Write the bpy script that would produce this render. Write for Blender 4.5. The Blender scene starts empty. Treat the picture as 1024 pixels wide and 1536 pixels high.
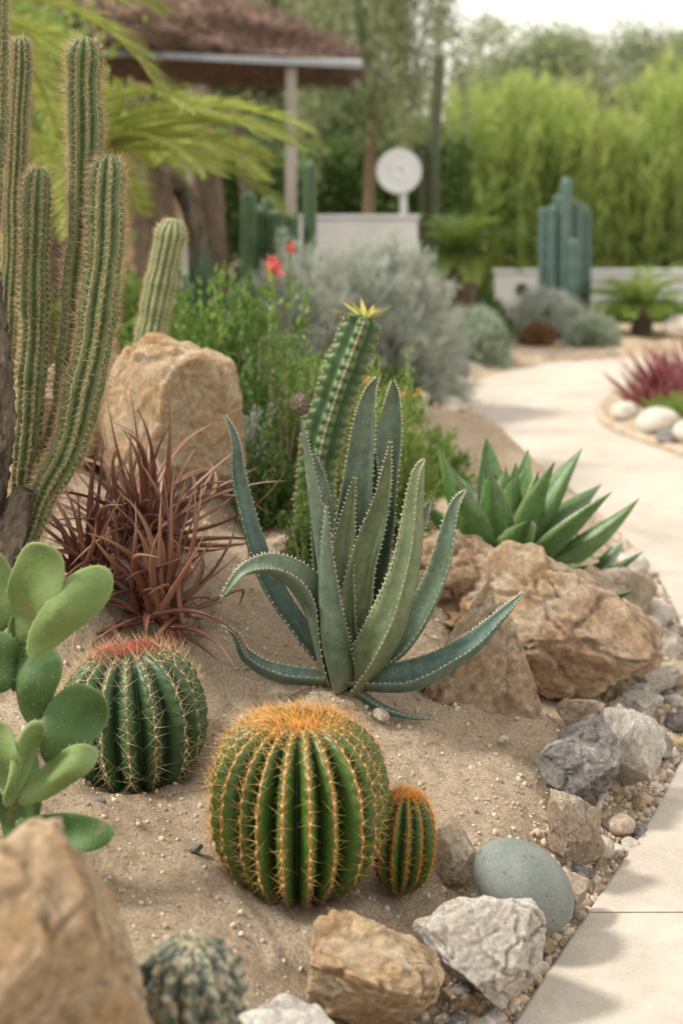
import bpy, math, random
import numpy as np
from mathutils import Vector, noise
rng=np.random.default_rng(7); random.seed(7)
S=bpy.context.scene
R_=math.radians
# ---------------------------------------------------------------- utils
def nrm(a):
    a=np.asarray(a,float); return a/np.maximum(np.linalg.norm(a,axis=-1,keepdims=True),1e-9)
_tab=rng.random((256,256))
def vn(x,y,s=1.0):
    x=np.asarray(x,float)*s+1000; y=np.asarray(y,float)*s+1000
    xi=np.floor(x).astype(int); yi=np.floor(y).astype(int); fx=x-xi; fy=y-yi
    fx=fx*fx*(3-2*fx); fy=fy*fy*(3-2*fy)
    g=lambda a,b:_tab[a%256,b%256]
    return (g(xi,yi)*(1-fx)+g(xi+1,yi)*fx)*(1-fy)+(g(xi,yi+1)*(1-fx)+g(xi+1,yi+1)*fx)*fy
def geo(V,F,m=0,t=0.5,a=0.5):
    V=np.asarray(V,float).reshape(-1,3); n=len(V)
    t=np.full(n,float(t)) if np.isscalar(t) else np.asarray(t,float).ravel()
    a=np.full(n,float(a)) if np.isscalar(a) else np.asarray(a,float).ravel()
    return (V,[np.asarray(f,int) for f in (F if isinstance(F,list) else [F])],m,t,a)
def mk(name,parts,mats,parent=None,loc=(0,0,0),smooth=True):
    Vs=[];Ls=[];Ks=[];Ms=[];T=[];A=[];off=0
    for V,F,m,t,a in parts:
        Vs.append(V);T.append(t);A.append(a)
        for f in F:
            if len(f)==0: continue
            Ls.append((f+off).ravel());Ks.append(np.full(len(f),f.shape[1]));Ms.append(np.full(len(f),m))
        off+=len(V)
    V=np.concatenate(Vs);L=np.concatenate(Ls);K=np.concatenate(Ks);M=np.concatenate(Ms)
    me=bpy.data.meshes.new(name)
    me.vertices.add(len(V));me.vertices.foreach_set('co',V.astype(np.float32).ravel())
    me.loops.add(len(L));me.loops.foreach_set('vertex_index',L.astype(np.int32))
    st=np.concatenate([[0],np.cumsum(K)[:-1]])
    me.polygons.add(len(K));me.polygons.foreach_set('loop_start',st.astype(np.int32))
    me.polygons.foreach_set('material_index',M.astype(np.int32))
    me.polygons.foreach_set('use_smooth',np.full(len(K),smooth))
    at=me.attributes.new('tint','FLOAT','POINT');at.data.foreach_set('value',np.concatenate(T).astype(np.float32))
    at=me.attributes.new('along','FLOAT','POINT');at.data.foreach_set('value',np.concatenate(A).astype(np.float32))
    for m in (mats if isinstance(mats,(list,tuple)) else [mats]): me.materials.append(m)
    me.update(calc_edges=True);me.validate()
    o=bpy.data.objects.new(name,me);S.collection.objects.link(o)
    o.location=loc
    if parent: o.parent=parent
    return o
def info(o,label,cat,group=None,kind=None):
    o["label"]=label;o["category"]=cat
    if group:o["group"]=group
    if kind:o["kind"]=kind
    return o
def thing(name,label,cat,loc,group=None):
    o=bpy.data.objects.new(name,None);S.collection.objects.link(o);o.location=loc
    o.empty_display_size=.1
    return info(o,label,cat,group)
def frames(d,up=None):
    y=nrm(d)
    if up is None: up=rng.normal(size=y.shape)
    x=nrm(np.cross(y,up));z=np.cross(x,y)
    return np.stack([x,y,z],axis=-1)
def batch(tp,pos,Rm,scl):
    tv,tf=tp;N=len(pos);k=len(tv)
    scl=np.asarray(scl,float)
    if scl.ndim==1: scl=np.repeat(scl[:,None],3,1)
    V=np.einsum('nij,nkj->nki',Rm,tv[None]*scl[:,None,:])+pos[:,None,:]
    F=(tf[None]+(np.arange(N)*k)[:,None,None]).reshape(-1,tf.shape[1])
    return V.reshape(-1,3),F
LEAF=(np.array([(0,0,0),(-.5,.42,.1),(.5,.42,.1),(0,1,0),(0,.45,-.08)],float),np.array([(0,2,3,4),(0,4,3,1)]))
CONE=(np.array([(math.cos(a),0,math.sin(a)) for a in (0,2.09,4.19)]+[(0,1,0)],float),np.array([(0,1,3),(1,2,3),(2,0,3)]))
def leaves(pos,d,ln,w,m=0,up=None,tint=None):
    n=len(pos);ln=np.broadcast_to(ln,(n,));w=np.broadcast_to(w,(n,))
    V,F=batch(LEAF,pos,frames(d,up),np.stack([w,ln,w],1))
    if tint is None: tint=rng.random(n)
    t=np.repeat(tint,5);a=np.tile([0,.4,.4,1,.45],n)
    return geo(V,F,m,t,a)
def cones(pos,d,ln,r,m=0,tint=None):
    n=len(pos);ln=np.broadcast_to(ln,(n,));r=np.broadcast_to(r,(n,))
    V,F=batch(CONE,pos,frames(d),np.stack([r,ln,r],1))
    if tint is None: tint=rng.random(n)
    return geo(V,F,m,np.repeat(tint,4),np.tile([0,0,0,1],n))
def smooth(pts,m):
    p=np.asarray(pts,float);n=len(p)
    p=np.vstack([2*p[0]-p[1],p,2*p[-1]-p[-2]])
    t=np.linspace(0,n-1-1e-6,m);i=t.astype(int);f=(t-i)[:,None]
    a,b,c,d=p[i],p[i+1],p[i+2],p[i+3]
    return .5*((2*b)+(-a+c)*f+(2*a-5*b+4*c-d)*f**2+(-a+3*b-3*c+d)*f**3)
def tube(path,rad,k=10,m=0,t=.5,wob=0,bark=0):
    path=np.asarray(path,float);n=len(path);rad=np.broadcast_to(rad,(n,)).astype(float)
    T=nrm(np.gradient(path,axis=0));ref=np.array([.13,1,.05])
    X=nrm(np.cross(T,ref));Y=np.cross(T,X)
    th=np.arange(k)/k*2*np.pi
    rr=rad[:,None]*(1+wob*(rng.random((n,k))-.5))
    if bark:
        zz=np.linspace(0,n*.12,n)[:,None]
        a=vn(th[None]*3.2+zz*0,zz*1.0+th[None]*.3,1.6);b2=vn(th[None]*7,zz*2.2,2.0)
        rr=rr*(1+bark*(np.abs(a-.5)*2-.5)+bark*.6*(b2-.5))
        rr[:,-1]=(rr[:,0]+rr[:,-2])/2
    V=path[:,None]+rr[...,None]*(np.cos(th)[None,:,None]*X[:,None]+np.sin(th)[None,:,None]*Y[:,None])
    i=np.arange(n-1)[:,None]*k;j=np.arange(k)[None];j2=(j+1)%k
    F=np.stack([i+j,i+j2,i+k+j2,i+k+j],-1).reshape(-1,4)
    V=np.vstack([V.reshape(-1,3),path[-1:]]);tip=n*k
    jj=np.arange(k)
    cap=np.stack([(n-1)*k+jj,(n-1)*k+(jj+1)%k,np.full(k,tip)],-1)
    al=np.append(np.repeat(np.linspace(0,1,n),k),1)
    return geo(V,[F,cap],m,t,al)
def box(x0,x1,y0,y1,z0,z1,m=0):
    V=[(x,y,z) for z in (z0,z1) for y in (y0,y1) for x in (x0,x1)]
    F=np.array([(0,2,3,1),(4,5,7,6),(0,1,5,4),(2,6,7,3),(0,4,6,2),(1,3,7,5)])
    return geo(V,F,m)
def bevel(o,w=.01,seg=2):
    b=o.modifiers.new('b','BEVEL');b.width=w;b.segments=seg
    for p in o.data.polygons:p.use_smooth=False
# ---------------------------------------------------------------- materials
def base(name):
    m=bpy.data.materials.new(name);m.use_nodes=True;nt=m.node_tree
    return m,nt,nt.nodes,nt.links,nt.nodes['Principled BSDF']
def noi(nt,sc,det=5,rough=.6,co=None,dist=0):
    n=nt.nodes.new('ShaderNodeTexNoise');n.inputs['Scale'].default_value=sc;n.inputs['Detail'].default_value=det
    n.inputs['Roughness'].default_value=rough;n.inputs['Distortion'].default_value=dist
    if co: nt.links.new(co,n.inputs['Vector'])
    return n.outputs['Fac']
def ramp(nt,fac,stops):
    r=nt.nodes.new('ShaderNodeValToRGB');e=r.color_ramp.elements
    while len(e)<len(stops):e.new(.5)
    for i,(p,c) in enumerate(stops):e[i].position=p;e[i].color=(*c,1) if len(c)==3 else c
    nt.links.new(fac,r.inputs[0]);return r.outputs[0]
def mix(nt,a,b,fac,mode='MIX'):
    n=nt.nodes.new('ShaderNodeMix');n.data_type='RGBA';n.blend_type=mode
    for s,v in ((n.inputs[0],fac),(n.inputs[6],a),(n.inputs[7],b)):
        if isinstance(v,bpy.types.NodeSocket): nt.links.new(v,s)
        else: s.default_value=v if not isinstance(v,tuple) else ((*v,1) if len(v)==3 else v)
    return n.outputs[2]
def bump(nt,h,st,dist,prev=None):
    b=nt.nodes.new('ShaderNodeBump');b.inputs['Strength'].default_value=st;b.inputs['Distance'].default_value=dist
    nt.links.new(h,b.inputs['Height'])
    if prev: nt.links.new(prev,b.inputs['Normal'])
    return b.outputs[0]
def attr(nt,n):
    a=nt.nodes.new('ShaderNodeAttribute');a.attribute_name=n;return a.outputs['Fac']
def oco(nt): return nt.nodes.new('ShaderNodeTexCoord').outputs['Object']
def G3(v):return (v,v,v)
def m_rock(name,c1,c2,c3,sc=9,bs=.9,dark=.4,white=None,wr=(.52,.66)):
    m,nt,N,L,b=base(name);co=oco(nt)
    oi=N.new('ShaderNodeObjectInfo')
    ad=N.new('ShaderNodeVectorMath');ad.operation='ADD';L.new(co,ad.inputs[0])
    sc_=N.new('ShaderNodeVectorMath');sc_.operation='SCALE';sc_.inputs[0].default_value=(7,3,5);L.new(oi.outputs['Random'],sc_.inputs[3])
    L.new(sc_.outputs[0],ad.inputs[1]);co=ad.outputs[0]
    c=ramp(nt,noi(nt,sc,8,.65,co,.6),[(.3,c1),(.5,c2),(.7,c3)])
    if white: c=mix(nt,c,white,ramp(nt,noi(nt,sc*1.3,9,.7,co,.3),[(wr[0],G3(0)),(wr[1],G3(.8))]))
    f=ramp(nt,noi(nt,sc*9,5,.7,co),[(.35,G3(.65)),(.6,G3(1.15))])
    c=mix(nt,c,f,.8,'MULTIPLY')
    d=ramp(nt,noi(nt,sc*2.3,10,.75,co,1.2),[(.35,G3(dark)),(.45,G3(1))])
    c=mix(nt,c,d,.65,'MULTIPLY')
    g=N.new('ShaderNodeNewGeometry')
    c=mix(nt,c,ramp(nt,g.outputs['Pointiness'],[(.43,G3(.4)),(.5,G3(1)),(.56,G3(1.35))]),.85,'MULTIPLY')  # crevice shade painted into the colour by pointiness, convex edges lightened
    L.new(c,b.inputs['Base Color']);b.inputs['Roughness'].default_value=.9;b.inputs['Specular IOR Level'].default_value=.25
    n1=bump(nt,noi(nt,sc*2.5,10,.78,co,.5),bs,.035)
    n2=bump(nt,noi(nt,sc*22,6,.75,co),.8,.005,n1)
    L.new(n2,b.inputs['Normal']);return m
def m_leaf(name,c1,c2,rough=.5,trans=.25,tip=None,base_c=None,spec=.35,noise_s=6):
    m,nt,N,L,b=base(name)
    c=mix(nt,c1,c2,attr(nt,'tint'))
    c=mix(nt,c,ramp(nt,noi(nt,noise_s,3,.6,oco(nt)),[(.3,G3(.65)),(.7,G3(1.3))]),.65,'MULTIPLY')
    if tip: c=mix(nt,c,tip,ramp(nt,attr(nt,'along'),[(.6,G3(0)),(1,G3(.8))]))
    if base_c: c=mix(nt,base_c,c,ramp(nt,attr(nt,'along'),[(0,G3(0)),(.25,G3(1))]))
    L.new(c,b.inputs['Base Color']);b.inputs['Roughness'].default_value=rough;b.inputs['Specular IOR Level'].default_value=spec
    if trans>0:
        t=N.new('ShaderNodeBsdfTranslucent');L.new(c,t.inputs[0]);mx=N.new('ShaderNodeMixShader');mx.inputs[0].default_value=trans
        L.new(b.outputs[0],mx.inputs[1]);L.new(t.outputs[0],mx.inputs[2]);L.new(mx.outputs[0],N['Material Output'].inputs[0])
    return m
def m_cactus(name,c1,c2,crest,rough=.42,cw=.93,mott=.6,blot=None):
    m,nt,N,L,b=base(name);co=oco(nt)
    t=attr(nt,'tint')
    c=mix(nt,c1,c2,ramp(nt,t,[(.15,G3(0)),(.85,G3(1))]))
    c=mix(nt,c,ramp(nt,noi(nt,25,6,.7,co),[(.3,G3(.55)),(.7,G3(1.3))]),mott,'MULTIPLY')
    if blot: c=mix(nt,c,blot,ramp(nt,noi(nt,75,4,.6,co),[(.50,G3(0)),(.58,G3(.85))]))
    c=mix(nt,c,crest,ramp(nt,t,[(cw,G3(0)),(min(cw+.05,1),G3(.8))]))
    c=mix(nt,c,(.16,.10,.05),ramp(nt,attr(nt,'along'),[(0,G3(.95)),(.14,G3(0))]))
    L.new(c,b.inputs['Base Color']);b.inputs['Roughness'].default_value=rough;b.inputs['Specular IOR Level'].default_value=.45
    L.new(bump(nt,noi(nt,120,4,.6,co),.25,.002),b.inputs['Normal']);return m
def m_plain(name,c1,c2,sc=20,rough=.8,bs=.3,bd=.003,strx=None,stops=(.3,.7)):
    m,nt,N,L,b=base(name);co=oco(nt)
    if strx:
        mp=N.new('ShaderNodeMapping');mp.inputs['Scale'].default_value=strx;L.new(co,mp.inputs[0]);co=mp.outputs[0]
    h=noi(nt,sc,7,.65,co)
    c=ramp(nt,h,[(stops[0],c1),(stops[1],c2)]);L.new(c,b.inputs['Base Color'])
    b.inputs['Roughness'].default_value=rough;b.inputs['Specular IOR Level'].default_value=.25
    L.new(bump(nt,h,bs,bd),b.inputs['Normal']);return m
def m_pad(name,c1,c2,rim):
    m,nt,N,L,b=base(name);co=oco(nt)
    h=noi(nt,16,7,.65,co);c=ramp(nt,h,[(.3,c1),(.7,c2)])
    c=mix(nt,c,(.22,.17,.08),ramp(nt,noi(nt,28,5,.7,co),[(.62,G3(0)),(.70,G3(.65))]))
    c=mix(nt,c,rim,ramp(nt,attr(nt,'tint'),[(.6,G3(0)),(.95,G3(.7))]))
    L.new(c,b.inputs['Base Color']);b.inputs['Roughness'].default_value=.6;b.inputs['Specular IOR Level'].default_value=.28
    L.new(bump(nt,h,.5,.008),b.inputs['Normal']);return m
def m_spine(name,c1,c2,tip):
    m,nt,N,L,b=base(name)
    c=mix(nt,c1,c2,attr(nt,'tint'));c=mix(nt,c,tip,ramp(nt,attr(nt,'along'),[(.2,G3(0)),(1,G3(1))]))
    L.new(c,b.inputs['Base Color']);b.inputs['Roughness'].default_value=.45
    t=N.new('ShaderNodeBsdfTranslucent');L.new(c,t.inputs[0]);mx=N.new('ShaderNodeMixShader');mx.inputs[0].default_value=.3
    L.new(b.outputs[0],mx.inputs[1]);L.new(t.outputs[0],mx.inputs[2]);L.new(mx.outputs[0],N['Material Output'].inputs[0])
    return m
def m_aloe(name,c1,c2,edge,fleck=.6,rough=.45):
    m,nt,N,L,b=base(name);co=oco(nt)
    c=ramp(nt,noi(nt,14,5,.6,co),[(.3,c1),(.7,c2)])
    if fleck>0:
        mp=N.new('ShaderNodeMapping');mp.inputs['Scale'].default_value=(1,1,.55);L.new(co,mp.inputs[0])
        v=N.new('ShaderNodeTexVoronoi');v.inputs['Scale'].default_value=150;L.new(mp.outputs[0],v.inputs[0])
        k=mix(nt,G3(0),ramp(nt,v.outputs['Distance'],[(.13,G3(fleck)),(.26,G3(0))]),ramp(nt,noi(nt,22,3,.6,co),[(.42,G3(0)),(.6,G3(1))]))
        c=mix(nt,c,(.40,.47,.38),k)
    st=noi(nt,60,4,.6,co);c=mix(nt,c,ramp(nt,st,[(.3,G3(.70)),(.7,G3(1.25))]),.85,'MULTIPLY')
    c=mix(nt,c,edge,ramp(nt,attr(nt,'tint'),[(.9,G3(0)),(1,G3(.8))]))
    c=mix(nt,c,(.16,.10,.06),ramp(nt,attr(nt,'along'),[(.95,G3(0)),(1,G3(.8))]))
    c=mix(nt,(.20,.17,.09),c,ramp(nt,attr(nt,'along'),[(0,G3(.4)),(.15,G3(1))]))
    L.new(c,b.inputs['Base Color']);b.inputs['Roughness'].default_value=rough;b.inputs['Specular IOR Level'].default_value=.45
    L.new(bump(nt,st,.25,.004),b.inputs['Normal']);return m
M={}
CR=(.74,.64,.50)
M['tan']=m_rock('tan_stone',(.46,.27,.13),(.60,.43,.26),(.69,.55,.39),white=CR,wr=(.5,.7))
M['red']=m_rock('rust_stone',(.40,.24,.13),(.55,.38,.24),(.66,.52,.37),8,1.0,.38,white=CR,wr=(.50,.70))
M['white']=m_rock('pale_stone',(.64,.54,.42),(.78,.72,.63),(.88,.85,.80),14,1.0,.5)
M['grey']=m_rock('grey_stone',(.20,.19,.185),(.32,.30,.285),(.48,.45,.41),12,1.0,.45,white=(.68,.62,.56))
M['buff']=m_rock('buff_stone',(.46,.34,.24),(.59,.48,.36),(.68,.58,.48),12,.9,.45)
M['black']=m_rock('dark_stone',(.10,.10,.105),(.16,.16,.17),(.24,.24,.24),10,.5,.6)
def m_peb():
    m,nt,N,L,b=base('smooth_pebble');co=oco(nt)
    c=ramp(nt,noi(nt,9,5,.6,co,.5),[(.3,(.125,.145,.135)),(.7,(.225,.245,.225))])
    c=mix(nt,c,ramp(nt,noi(nt,240,4,.7,co),[(.35,G3(.7)),(.6,G3(1.15))]),.6,'MULTIPLY')
    c=mix(nt,c,(.06,.05,.05),ramp(nt,noi(nt,26,4,.7,co),[(.60,G3(0)),(.67,G3(.7))]))
    L.new(c,b.inputs['Base Color']);b.inputs['Roughness'].default_value=.65
    L.new(bump(nt,noi(nt,70,6,.7,co),.35,.005),b.inputs['Normal']);return m
M['peb']=m_peb()
def m_sand():
    m,nt,N,L,b=base('sandy_soil');co=oco(nt)
    c=ramp(nt,noi(nt,2.2,6,.6,co),[(.3,(.50,.38,.255)),(.55,(.62,.49,.35)),(.75,(.70,.575,.43))])
    f=noi(nt,170,5,.78,co)
    c=mix(nt,c,ramp(nt,f,[(.32,G3(.42)),(.5,G3(1)),(.70,G3(1.3))]),.85,'MULTIPLY')
    g=noi(nt,38,7,.75,co)
    c=mix(nt,c,ramp(nt,g,[(.36,G3(.62)),(.5,G3(1.05))]),.6,'MULTIPLY')
    L.new(c,b.inputs['Base Color']);b.inputs['Roughness'].default_value=.95;b.inputs['Specular IOR Level'].default_value=.15
    n=bump(nt,g,1,.02);n=bump(nt,f,1,.007,n);L.new(n,b.inputs['Normal']);return m
M['sand']=m_sand()
def m_conc():
    m,nt,N,L,b=base('pale_concrete');co=oco(nt)
    c=ramp(nt,noi(nt,1.4,8,.62,co),[(.3,(.41,.36,.30)),(.5,(.50,.45,.385)),(.7,(.56,.515,.45))])
    c=mix(nt,c,ramp(nt,noi(nt,9,8,.7,co,.8),[(.3,G3(.8)),(.6,G3(1.06))]),.8,'MULTIPLY')
    f=noi(nt,160,5,.7,co);c=mix(nt,c,ramp(nt,f,[(.3,G3(.75)),(.6,G3(1.05))]),.6,'MULTIPLY')
    c=mix(nt,c,(.2,.15,.1),ramp(nt,noi(nt,75,3,.6,co),[(.70,G3(0)),(.76,G3(.6))]))
    L.new(c,b.inputs['Base Color']);b.inputs['Roughness'].default_value=.85;b.inputs['Specular IOR Level'].default_value=.2
    L.new(bump(nt,f,.4,.004),b.inputs['Normal']);return m
M['conc']=m_conc()
def m_gravel():
    m,nt,N,L,b=base('mixed_gravel')
    c=ramp(nt,attr(nt,'tint'),[(0,(.26,.20,.14)),(.3,(.48,.37,.25)),(.55,(.58,.47,.35)),(.85,(.45,.41,.36)),(1,(.66,.59,.50))])
    c=mix(nt,c,ramp(nt,noi(nt,150,4,.6,oco(nt)),[(.3,G3(.7)),(.7,G3(1.15))]),.6,'MULTIPLY')
    L.new(c,b.inputs['Base Color']);b.inputs['Roughness'].default_value=.85;return m
M['gravel']=m_gravel()
M['barrel']=m_cactus('barrel_skin',(.012,.034,.006),(.055,.105,.016),(.42,.14,.03),.38,.965)
M['barrel2']=m_cactus('dark_barrel_skin',(.011,.034,.012),(.032,.078,.023),(.16,.13,.06),.42,.975)
M['col']=m_cactus('column_skin',(.050,.09,.028),(.115,.165,.06),(.26,.20,.10),.5,.95,.9)
M['colp']=m_cactus('pale_column_skin',(.12,.17,.08),(.23,.28,.14),(.4,.36,.2),.55,.95,.8)
M['cold']=m_cactus('deep_green_skin',(.03,.075,.03),(.07,.13,.055),(.1,.14,.07),.5,.97)
M['colt']=m_cactus('olive_dark_skin',(.04,.055,.03),(.08,.10,.045),(.09,.09,.05),.6,.97)
M['colb']=m_cactus('blue_green_skin',(.06,.115,.10),(.11,.18,.16),(.14,.22,.19),.5,.97)
M['euph']=m_cactus('ridged_stem_skin',(.026,.062,.018),(.058,.118,.032),(.5,.5,.38),.45,.97)
M['gbar']=m_cactus('mottled_globe_skin',(.025,.04,.03),(.075,.095,.065),(.36,.32,.22),.65,.985,.8,(.36,.32,.22))
M['spg']=m_spine('golden_spine',(.72,.40,.11),(.84,.64,.30),(.76,.34,.09))
M['spo']=m_spine('orange_spine',(.72,.20,.015),(.88,.38,.04),(.88,.52,.14))
M['spr']=m_spine('red_spine',(.42,.035,.025),(.55,.09,.06),(.62,.26,.15))
M['spp']=m_spine('pale_spine',(.62,.50,.27),(.80,.68,.42),(.66,.42,.20))
M['spb']=m_spine('brown_spine',(.60,.45,.26),(.80,.67,.46),(.62,.40,.18))
M['spd']=m_spine('dry_spine',(.20,.12,.06),(.38,.26,.14),(.2,.12,.06))
M['aloe']=m_aloe('aloe_skin',(.078,.12,.080),(.14,.195,.13),(.34,.37,.26),.45)
M['aloeb']=m_aloe('blue_aloe_skin',(.060,.105,.085),(.105,.165,.132),(.30,.35,.27),.35)
M['aloeg']=m_aloe('olive_aloe_skin',(.095,.13,.060),(.16,.20,.10),(.36,.36,.22),.2)
M['tooth']=m_plain('pale_tooth',(.50,.46,.32),(.66,.6,.45),50,.6)
M['agave']=m_aloe('agave_skin',(.055,.125,.035),(.115,.205,.065),(.25,.28,.12),0,.42)
M['agaveb']=m_aloe('agave_blue_skin',(.055,.115,.06),(.10,.175,.09),(.15,.2,.1),0,.42)
M['bark']=m_plain('grey_bark',(.045,.035,.028),(.25,.21,.16),22,.95,1,.03,(1,1,.3),(.38,.68))
M['barkd']=m_plain('brown_bark',(.06,.042,.03),(.18,.135,.10),16,.9,1,.02,(1,1,.35))
M['stem']=m_plain('twig',(.12,.085,.05),(.27,.21,.13),30,.8)
M['dyck']=m_leaf('maroon_leaf',(.11,.036,.024),(.30,.14,.09),.42,.12,tip=(.40,.27,.17),spec=.45)
M['pad']=m_pad('pad_green',(.10,.16,.045),(.165,.235,.08),(.27,.32,.13))
M['padd']=m_pad('pad_dark_green',(.04,.095,.028),(.085,.155,.048),(.18,.24,.09))
M['dot']=m_plain('areole_dot',(.30,.27,.14),(.45,.41,.25),60,.8)
M['gl']=m_leaf('green_leaf',(.09,.18,.035),(.25,.37,.085),.5,.36)
M['gld']=m_leaf('deep_green_leaf',(.055,.125,.03),(.17,.26,.07),.5,.33)
M['gly']=m_leaf('fresh_leaf',(.17,.28,.06),(.38,.48,.13),.5,.4)
M['grey_l']=m_leaf('silver_leaf',(.38,.42,.36),(.62,.66,.58),.7,.4)
M['greyg']=m_leaf('sage_leaf',(.33,.40,.30),(.54,.60,.47),.7,.4)
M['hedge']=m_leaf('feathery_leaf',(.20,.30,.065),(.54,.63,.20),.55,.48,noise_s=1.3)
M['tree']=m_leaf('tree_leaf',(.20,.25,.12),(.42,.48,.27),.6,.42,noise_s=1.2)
M['treed']=m_leaf('dark_tree_leaf',(.09,.13,.05),(.24,.32,.13),.6,.36,noise_s=1.2)  # darker green leaf colour for the background trees
M['palm']=m_leaf('palm_leaf',(.30,.38,.07),(.64,.68,.22),.45,.48,noise_s=2)
M['cyc']=m_leaf('cycad_leaf',(.12,.20,.04),(.37,.47,.10),.4,.38)
M['redg']=m_leaf('crimson_leaf',(.22,.05,.06),(.42,.17,.18),.5,.35)
M['coral']=m_leaf('coral_petal',(.80,.13,.13),(.85,.28,.25),.5,.3)
M['orf']=m_leaf('orange_bud',(.5,.27,.07),(.65,.42,.14),.5,.3)
M['thatch']=m_plain('brown_thatch',(.15,.095,.075),(.40,.28,.22),9,.95,1,.05)
M['wood']=m_plain('weathered_wood',(.24,.22,.20),(.42,.39,.35),8,.8,.3,.004,(1,1,.2))
M['plast']=m_plain('white_plaster',(.54,.56,.57),(.66,.67,.67),3,.85,.2)
M['disc']=m_plain('white_enamel',(.70,.73,.76),(.80,.82,.84),3,.6,.05)
M['terra']=m_plain('terracotta_wall',(.42,.27,.16),(.54,.38,.25),3,.9,.2)
M['fasc']=m_plain('pale_fascia',(.22,.24,.26),(.33,.36,.38),5,.5,.1)
M['steel']=m_plain('dark_vent',(.03,.03,.03),(.06,.06,.06),5,.5,.1)
# ---------------------------------------------------------------- terrain
CP=np.array([(-.3,1.55,.25),(-.6,1.6,.28),(0,1.75,.07),(.05,2.1,.04),(-.2,1.9,.13),(-.07,2.35,.125),(.113,2.35,.09),(-.3,2.25,.19),(-.5,2.2,.25),(-.38,2.65,.165),
(0,2.95,.255),(.12,2.95,.195),(.25,2.8,.13),(.12,2.6,.12),(-.2,2.75,.22),(-.3,3.0,.34),(-.55,2.7,.28),(-.6,2.95,.42),(-.75,3.0,.46),(-.48,3.2,.50),(-.2,3.6,.39),(-.42,3.7,.50),(-.8,3.7,.55),
(0,4.4,.38),(.4,3.9,.2),(.15,3.6,.30),(.5,3.3,.07),(.55,4.6,.12),(.3,5.5,.14),(-1.2,2,.4),(-1.5,4,.55),(-1,6,.42),(0,6.5,.26),(-2,8,.35),(.4,8,.1),(-.5,9,.2),(.5,9.5,.05),
(-4,10,.2),(0,12,.0),(2,13,0),(-3,14,.0),(-6,5,.3),(.2,1.2,.0),(-.3,.8,.1),(-2,0,.2),(5,14,0),(-8,14,0),(0,18,0),(6,18,0),(-6,20,0),(0,40,0),(0,-6,0),(8,0,0)],float)
LE=[(-.55,.3),(.05,1.7),(.26,2.16),(.77,3.21),(.97,4.0),(1.06,5.0),(.97,6.4),(.76,7.8),(.74,8.9),(1.0,10.0),(1.6,10.9),(2.7,11.35),(4.2,11.6),(9,11.8)]
RE=[(1.6,.3),(2.0,1.7),(2.2,2.2),(2.4,3.2),(2.55,4.0),(2.9,5.0),(3.5,5.8),(4.4,6.3),(5.2,6.6),(6.2,7.0),(7,7.6),(7.8,8.2),(8.5,8.8),(10,9.5)]
LEs=smooth([(a,b,0) for a,b in LE],120)[:,:2];REs=smooth([(a,b,0) for a,b in RE],120)[:,:2]
PP=np.vstack([LEs,REs[::-1]])
def inpoly(x,y,P):
    x=np.asarray(x,float);y=np.asarray(y,float);r=np.zeros(x.shape,bool)
    j=len(P)-1
    for i in range(len(P)):
        xi,yi=P[i];xj,yj=P[j]
        if yi!=yj: r^=((yi>y)!=(yj>y))&(x<(xj-xi)*(y-yi)/(yj-yi)+xi)
        j=i
    return r
def pdist(x,y,P):
    x=np.asarray(x,float);y=np.asarray(y,float);d=np.full(x.shape,1e9)
    for i in range(len(P)-1):
        a=P[i];b=P[i+1]-a;l=b@b+1e-12
        t=np.clip(((x-a[0])*b[0]+(y-a[1])*b[1])/l,0,1)
        d=np.minimum(d,np.hypot(x-a[0]-t*b[0],y-a[1]-t*b[1]))
    return d
def G(x,y,detail=True):
    x=np.asarray(x,float);y=np.asarray(y,float)
    num=0;den=0
    for cx,cy,cz in CP:
        w=1/(((x-cx)**2+(y-cy)**2)+.004)**1.6
        num=num+w*cz;den=den+w
    z=num/den
    d=pdist(x,y,LEs);ins=inpoly(x,y,PP)
    k=np.clip(d/.30,0,1);k=k*k*(3-2*k)
    z=np.where(ins,-.06,z*k-.012*(1-k))
    if detail:
        a=np.where(ins,0,np.clip(d/.1,0,1))
        z=z+a*((vn(x,y,7)-.5)*.026+(vn(x,y,19)-.5)*.016+(vn(x,y,41)-.5)*.009+(vn(x,y,70)-.5)*.005)
    return z
def g1(x,y):return float(G(np.array([x]),np.array([y]),False)[0])
xs=np.unique(np.round(np.concatenate([np.linspace(-70,-6,20),np.linspace(-6,-1.0,40),np.arange(-1.0,1.1,.008),np.linspace(1.1,6,50),np.linspace(6,70,20)]),4))
ys=np.unique(np.round(np.concatenate([np.linspace(-20,1,14),np.arange(1,3.8,.009),np.linspace(3.8,12,110),np.linspace(12,150,30)]),4))
XX,YY=np.meshgrid(xs,ys)
ZZ=G(XX,YY)
n0,n1=XX.shape
i=(np.arange(n0-1)[:,None]*n1+np.arange(n1-1)[None]).ravel()
gr=mk('ground',[geo(np.stack([XX,YY,ZZ],-1),np.stack([i,i+1,i+1+n1,i+n1],-1))],M['sand'])
info(gr,"tan sandy garden soil rising into a planted mound","ground",kind="structure")
pp=[]
cuts=[0,9.6,21.5,33,44,54,64,75,86,98,108,119]
def lerpE(E,t):
    i_=min(int(t),118);f=t-i_;return E[i_]*(1-f)+E[i_+1]*f
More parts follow.
